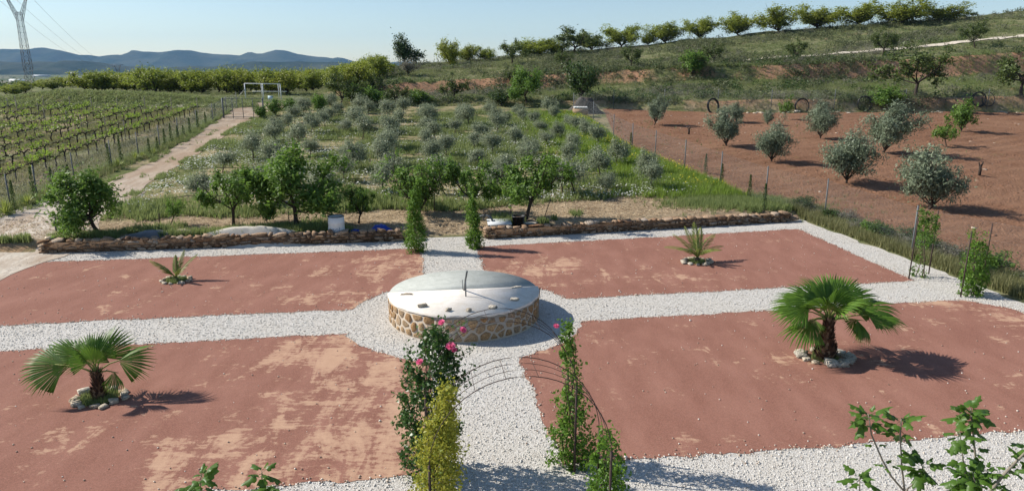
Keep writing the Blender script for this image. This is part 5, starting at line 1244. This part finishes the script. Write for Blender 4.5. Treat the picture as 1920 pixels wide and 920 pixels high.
# straw and sparse green behind the walls
n_ = 16000; Uq = R.uniform(-22, 17, n_); Vq = vwall(Uq)+R.uniform(.6, 5, n_); X = OX+Uq*GC-Vq*GS; Y = OY+Uq*GS+Vq*GC; P = drop(X, Y, .02)
b = MB(); b.add(*leaves(P, R.uniform(.10, .28, n_), .13, 2.5)); k = NM('straw', .9, .1); k.color(k.ramp(k.geo.outputs['Random Per Island'], [(0, (.20, .14, .08)), (.6, (.40, .30, .18)), (1, (.58, .48, .32))])); tag(b.build('straw_mulch', k.m), 'dry straw mulch strewn behind the walls', 'straw', kind='stuff')
n_ = 14000; Uq = R.uniform(-20, 17, n_); Vq = vwall(Uq)+np.abs(R.normal(size=n_))*.9+.4; ok = fbm(Uq*.4+8, Vq*.4, 3) > np.where((Uq > -16) & (Uq < -5), .44, .56); ok &= np.abs(Uq) > 2.2; Uq, Vq = Uq[ok], Vq[ok]; X = OX+Uq*GC-Vq*GS; Y = OY+Uq*GS+Vq*GC
cover('wall_grass', M['grass_green'], TF, drop(X, Y), R.uniform(.7, 1.5, len(X)), 'green grass growing just behind the stone walls', 'grass')
n_ = 5000; X = R.normal(size=n_)*1.7+12.2; Y = R.normal(size=n_)*.8+35.0; cover('corner_grass', M['grass_green'], TBIG, drop(X, Y), R.uniform(.4, .9, n_), 'thick grass at the corner of wall and fence', 'grass')
# verge between garden and ploughed field
n_ = 9000; t_ = R.random(n_); pa = np.array(g(17.5, 13)); pb = np.array(g(17.9, -9)); Q_ = pa[None]*(1-t_[:, None])+pb[None]*t_[:, None]; off = R.uniform(-.2, 1.35, n_); X = Q_[:, 0]+off*GC; Y = Q_[:, 1]+off*GS
cover('verge_grass', M['grass'], TBIG, drop(X, Y), R.uniform(.5, 1.2, n_), 'dry and green weeds between garden gravel and field', 'weeds')
for i in range(34):
    t_ = (i+R.random())/34; q = pa*(1-t_)+pb*t_; kd, lab, nm = (('shrub_grey', 'dry grey thistle bush on the verge by the fence', 'dry_bush'), ('bush', 'fresh green weed bush on the verge by the fence', 'bush'), ('shrub_dark', 'dark green weed bush on the verge by the fence', 'bush'))[(0, 2, 0, 1, 2)[i % 5]]
    off = R.uniform(.3, 1.2); s = R.uniform(.55, 1.15); plant(kd, nm, on(q[0]+off*GC, q[1]+off*GS), s*1.15, s*.8, lab, 'bush', lab.replace('bush', 'bushes'))
# vineyard
n_ = 60000; Y = R.uniform(29, 71, n_); xr = np.interp(Y, FLY, FLX)+1.0; X = xr-R.random(n_)*42; px = 960+F_PX*X/(Y*math.cos(PITCH)+1.1)
vdn = fbm(X*.3, Y*.3, 4); ok = ~in_track(X, Y) & (px > -60) & (R.random(n_) < np.clip((vdn-.36)*4.5, .08, 1)); X, Y = X[ok], Y[ok]; cover('vineyard_grass', M['grass'], TF, drop(X, Y), R.uniform(.7, 1.5, len(X)), 'rough grass growing between the vine rows', 'grass')
n_ = 9000; Y = R.uniform(29, 71, n_); X = np.interp(Y, FLY, FLX)+R.normal(size=n_)*.45; kp = ~in_track(X, Y); X, Y = X[kp], Y[kp]; cover('fence_weeds', M['grass_green'], TBIG, drop(X, Y), R.uniform(.3, .75, len(X)), 'tall weeds along the vineyard fence', 'weeds')
n_ = 5200; Y = R.uniform(31, 70, n_); cx = np.interp(Y, [p[1] for p in TR], [p[0] for p in TR]); hw_ = np.interp(Y, [p[1] for p in TR], [p[2] for p in TR]); sd_ = np.where(R.random(n_) < .5, -1, 1); X = cx+sd_*hw_*R.uniform(.72, 1.12, n_); mid_ = R.random(n_) < .10; X = np.where(mid_, cx+R.normal(size=n_)*.14, X); kp = fbm(X*.6, Y*.45, 3) > np.where(mid_, .52, .44)
cover('track_grass', M['grass_green'], TF, drop(X[kp], Y[kp], .01), R.uniform(.4, 1.0, kp.sum()), 'grass creeping over the edges of the dirt track', 'grass')
# banks and hill: grass and scrub
def hillpts(n_, ya=0, yb=56, s0=-.78, s1=.80):
    s = R.uniform(s0, s1, n_); d = ya+(yb-ya)*R.random(n_); Y = np.interp(s, KS, KY[:, 0])+d; return s*Y, Y, s, d
X, Y, s, d = hillpts(110000, -.6, 54); dn = fbm(X*.12, Y*.12, 4); ok = R.random(len(X)) < np.clip((dn-.33)*3.2, .10, 1); ht = np.interp(X, [q[0] for q in HT], [q[1] for q in HT]); ok &= ~((X > HT[0][0]-1) & (np.abs(Y-ht-.3) < 1.6)) & ~((s < -.18) & (d > 22)) & ~((s > -.45) & (s < -.30) & in_track(X, Y))
X, Y, d = X[ok], Y[ok], d[ok]; stp = np.abs(T(X, Y+.4)-T(X, Y-.4))/.8; kp = (stp < .45) | (R.random(len(X)) < .35); X, Y, d = X[kp], Y[kp], d[kp]; cover('hill_grass', M['hill_blade'], TBIG, drop(X, Y, -.02), R.uniform(.4, .95, len(X)), 'rough dry grass covering the hill and banks', 'grass')
X, Y, s, d = hillpts(45000, 1.5, 18, -.12, .80); dn = fbm(X*.2+9, Y*.2, 3); ok = R.random(len(X)) < np.clip((dn-.42)*4, 0, 1); cover('terrace_grass', M['grass_green'], TBIG, drop(X[ok], Y[ok], -.02), R.uniform(.35, .8, ok.sum()), 'fresh grass on the hill terraces', 'grass')
def small_bush(seed, n=46, ls=.20, asp=.4):
    rng = np.random.default_rng(seed); d = unit(n, rng); d[:, 2] = np.abs(d[:, 2]); P = d*rng.uniform(.45, 1, (n, 1))**.6*np.array([.5, .5, .62]); P *= (.75+.5*vnoise(d[:, 0]*2+seed, d[:, 1]*2))[:, None]; V, F = leaves(P, ls*rng.uniform(.6, 1.3, n), asp, .2, d*.8, .12, rng); return V, F
SB = [small_bush(i) for i in range(5)]; SB2 = [small_bush(20+i, 46, .22, .22) for i in range(4)]
X, Y, s, d = hillpts(15000, .3, 56, -.24, .85); dn = fbm(X*.10+70, Y*.16, 4); ok = R.random(len(X)) < np.clip((dn-.40)*4, .06, 1)*np.where((d > 4) & (d < 14), .25, 1)
cover('hill_scrub', M['scrub'], SB, drop(X[ok], Y[ok], -.08), R.uniform(.5, 1.5, ok.sum()), 'low green scrub covering the hill banks', 'scrub')
X, Y, s, d = hillpts(11000, .3, 56, -.24, .85); dn = fbm(X*.10+20, Y*.16+50, 4); ok = R.random(len(X)) < np.clip((dn-.42)*4, .05, 1)
cover('grey_scrub', M['scrub_grey'], SB2, drop(X[ok], Y[ok], -.06), R.uniform(.4, 1.2, ok.sum()), 'dry grey scrub on the hill banks', 'scrub')
X, Y, s, d = hillpts(1300, 1.6, 24, -.24, .80); dn = fbm(X*.10+5, Y*.16+30, 4); ok = R.random(len(X)) < np.clip((dn-.44)*5, .05, 1)
cover('dark_scrub', M['green_deep'], SB, drop(X[ok], Y[ok], -.08), R.uniform(.6, 1.5, ok.sum()), 'dark green bushes massed on the lower banks', 'scrub')
for nm_, mt_, bs_, n_, lo_, hi_ in (('lip_scrub', 'scrub', SB, 1500, .35, 1.0), ('lip_bushes', 'green_deep', SB, 620, .5, 1.25), ('lip_grass', 'grass_green', TBIG, 9000, .6, 1.3)):
    s = R.uniform(-.20, .80, n_); li = R.integers(3, size=n_); Yb = np.choose(li, [np.interp(s, KS, KY[:, 0])+R.uniform(.9, 2.2, n_), np.interp(s, KS, KY[:, 3])+np.where(R.random(n_) < .75, R.uniform(-.1, 1.6, n_), R.uniform(-2.4, -1.6, n_)), np.interp(s, KS, KY[:, 4])+R.uniform(1.5, 4.5, n_)]); X = s*Yb; kp = fbm(X*.13+li*9, Yb*.1, 3) > .40
    cover(nm_, M[mt_], bs_, drop(X[kp], Yb[kp], -.06), R.uniform(lo_, hi_, kp.sum()), {'lip_scrub': 'olive green scrub lining the terrace banks', 'lip_bushes': 'dark bushes lining the terrace banks', 'lip_grass': 'fresh grass along the terrace edges'}[nm_], 'scrub')
X, Y, s, d = hillpts(2400, .2, 6, -.78, -.36); ok = R.random(len(X)) < .8; cover('bank_scrub', M['grass_green'], SB, drop(X[ok], Y[ok], -.1), R.uniform(.35, .9, ok.sum()), 'bushy growth on the bank behind the vineyard', 'scrub')
# far trees of the plain, too many and too small to tell apart
n_ = 5000; Y = np.exp(R.uniform(math.log(330), math.log(4200), n_)); X = R.uniform(-.74, .0, n_)*Y; dn = fbm(X*.006, Y*.003, 4); ok = R.random(n_) < np.clip((dn-.45)*6, .03, 1)
X, Y = X[ok], Y[ok]; cover('far_woods', M['green_deep'], SB, drop(X, Y, -.3), R.uniform(3.5, 7.5, len(X))*(1+Y/6000), 'far trees and hedges dotted over the plain', 'woodland')
# gravel chips lying proud of the paths and stray pebbles on the red
def inpoly(X, Y, P):
    P = np.asarray(P); c = np.zeros(len(X), bool); j = len(P)-1
    for i in range(len(P)):
        m = ((P[i, 1] > Y) != (P[j, 1] > Y)) & (X < (P[j, 0]-P[i, 0])*(Y-P[i, 1])/(P[j, 1]-P[i, 1]+1e-12)+P[i, 0]); c ^= m; j = i
    return c
n_ = 230000; Uq = R.uniform(-17, 17, n_); Vq = -14.5+24.3*R.random(n_)**1.25; X = OX+Uq*GC-Vq*GS; Y = OY+Uq*GS+Vq*GC
px = 960+F_PX*X/(np.maximum(Y, 3)*math.cos(PITCH)+CAM_H*math.sin(PITCH)); ok = (px > -60) & (px < 1980) & (Y > 8.5) & (np.hypot(Uq, Vq) > DR+.03)
for q in Q: ok &= ~inpoly(X, Y, q)
X, Y = X[ok], Y[ok]; cb = basearr(CHIP[0]); b = MB(); sc = R.uniform(.009, .026, len(X))*np.where(R.random(len(X)) < .04, 1.5, 1); b.add(*scatter(cb, np.stack([X, Y, sc*.25], 1), sc, R.random(len(X))*6.283, sc*.75)); tag(b.build('gravel_chips', M['chip']), 'loose white limestone chips on the paths', 'gravel', kind='stuff')
Xs, Ys = [], []
for q in Q:
    q = np.array(q); m = R.integers(len(q), size=1500); t_ = R.random(1500)[:, None]; e = q[m]*(1-t_)+q[(m+1) % len(q)]*t_+R.normal(size=(1500, 2))*np.where(R.random((1500, 1)) < .75, .05, .35); Xs.append(e[:, 0]); Ys.append(e[:, 1])
    bx0, bx1 = q.min(0), q.max(0); e = R.uniform(bx0, bx1, (300, 2)); m = inpoly(e[:, 0], e[:, 1], q); Xs.append(e[m, 0]); Ys.append(e[m, 1])
X, Y = np.concatenate(Xs), np.concatenate(Ys); ok = Y > 8; X, Y = X[ok], Y[ok]; sc = R.uniform(.012, .034, len(X))*np.where(R.random(len(X)) < .02, 1.8, 1); b = MB(); b.add(*scatter(cb, np.stack([X, Y, sc*.25+.008], 1), sc, R.random(len(X))*6.283, sc*.75)); tag(b.build('stray_pebbles', M['pebble']), 'stray pebbles along the edges of the red gravel', 'gravel', kind='stuff')
# clods on the field
n_ = 14000; Y = 12+58*R.random(n_)**1.3; X = field_x(Y)+.3+R.random(n_)**1.2*(75-field_x(Y)); ok = Y < np.interp(X/Y, KS, KY[:, 0])-.5; X, Y = X[ok], Y[ok]; n_ = len(X); sc = R.uniform(.05, .16, n_)*np.where(R.random(n_) < .03, 1.6, 1); b = MB(); b.add(*scatter(cb, np.stack([X, Y, zbase(X, Y)+.06], 1), sc, R.random(n_)*6.283, sc*.7)); tag(b.build('soil_clods', M['clod']), 'clods and small stones on the ploughed soil', 'soil', kind='stuff')
n_ = 2600; Y = 14+55*R.random(n_); X = field_x(Y)+.4+R.random(n_)*(60-field_x(Y)); ok = (Y < np.interp(X/Y, KS, KY[:, 0])-.6) & (fbm(X*.16+3, Y*.16, 3) > .52); X, Y = X[ok], Y[ok]; cover('field_weeds', M['grass'], TF, np.stack([X, Y, zbase(X, Y)+.05], 1), R.uniform(.5, 1.3, len(X)), 'thin weeds sprouting in the ploughed soil', 'weeds')
# low green inside the palm stone rings
for (px, py, r_) in ((188, 748, .38), (1307, 492, .3), (331, 527, .3), (1546, 672, .3)):
    c = at(px, py); n_ = 260; a = R.random(n_)*6.283; q = r_*np.sqrt(R.random(n_)); P = np.stack([c[0]+q*np.cos(a), c[1]+q*np.sin(a), np.full(n_, .01)], 1)
    cover('ring_weeds', M['grass_green'], TF, P, R.uniform(.3, .7, n_), 'small weeds inside a palm stone ring', 'weeds')

# ------------------------------------------------------------------ the air
hz = MB(); hz.add(*box((0, 3900, 175), (17600, 8600, 430))); ho = hz.build('haze', None)
hm = bpy.data.materials.new('haze_air'); hm.use_nodes = True; hn = hm.node_tree; hn.nodes.clear()
ov = hn.nodes.new('ShaderNodeOutputMaterial'); pv = hn.nodes.new('ShaderNodeVolumePrincipled'); pv.inputs['Color'].default_value = (.36, .64, 1.0, 1); pv.inputs['Density'].default_value = 0.6e-4; pv.inputs['Anisotropy'].default_value = .0
hn.links.new(pv.outputs[0], ov.inputs['Volume']); ho.data.materials.clear(); ho.data.materials.append(hm); tag(ho, 'thin blue summer haze over the valley', 'haze', kind='stuff')
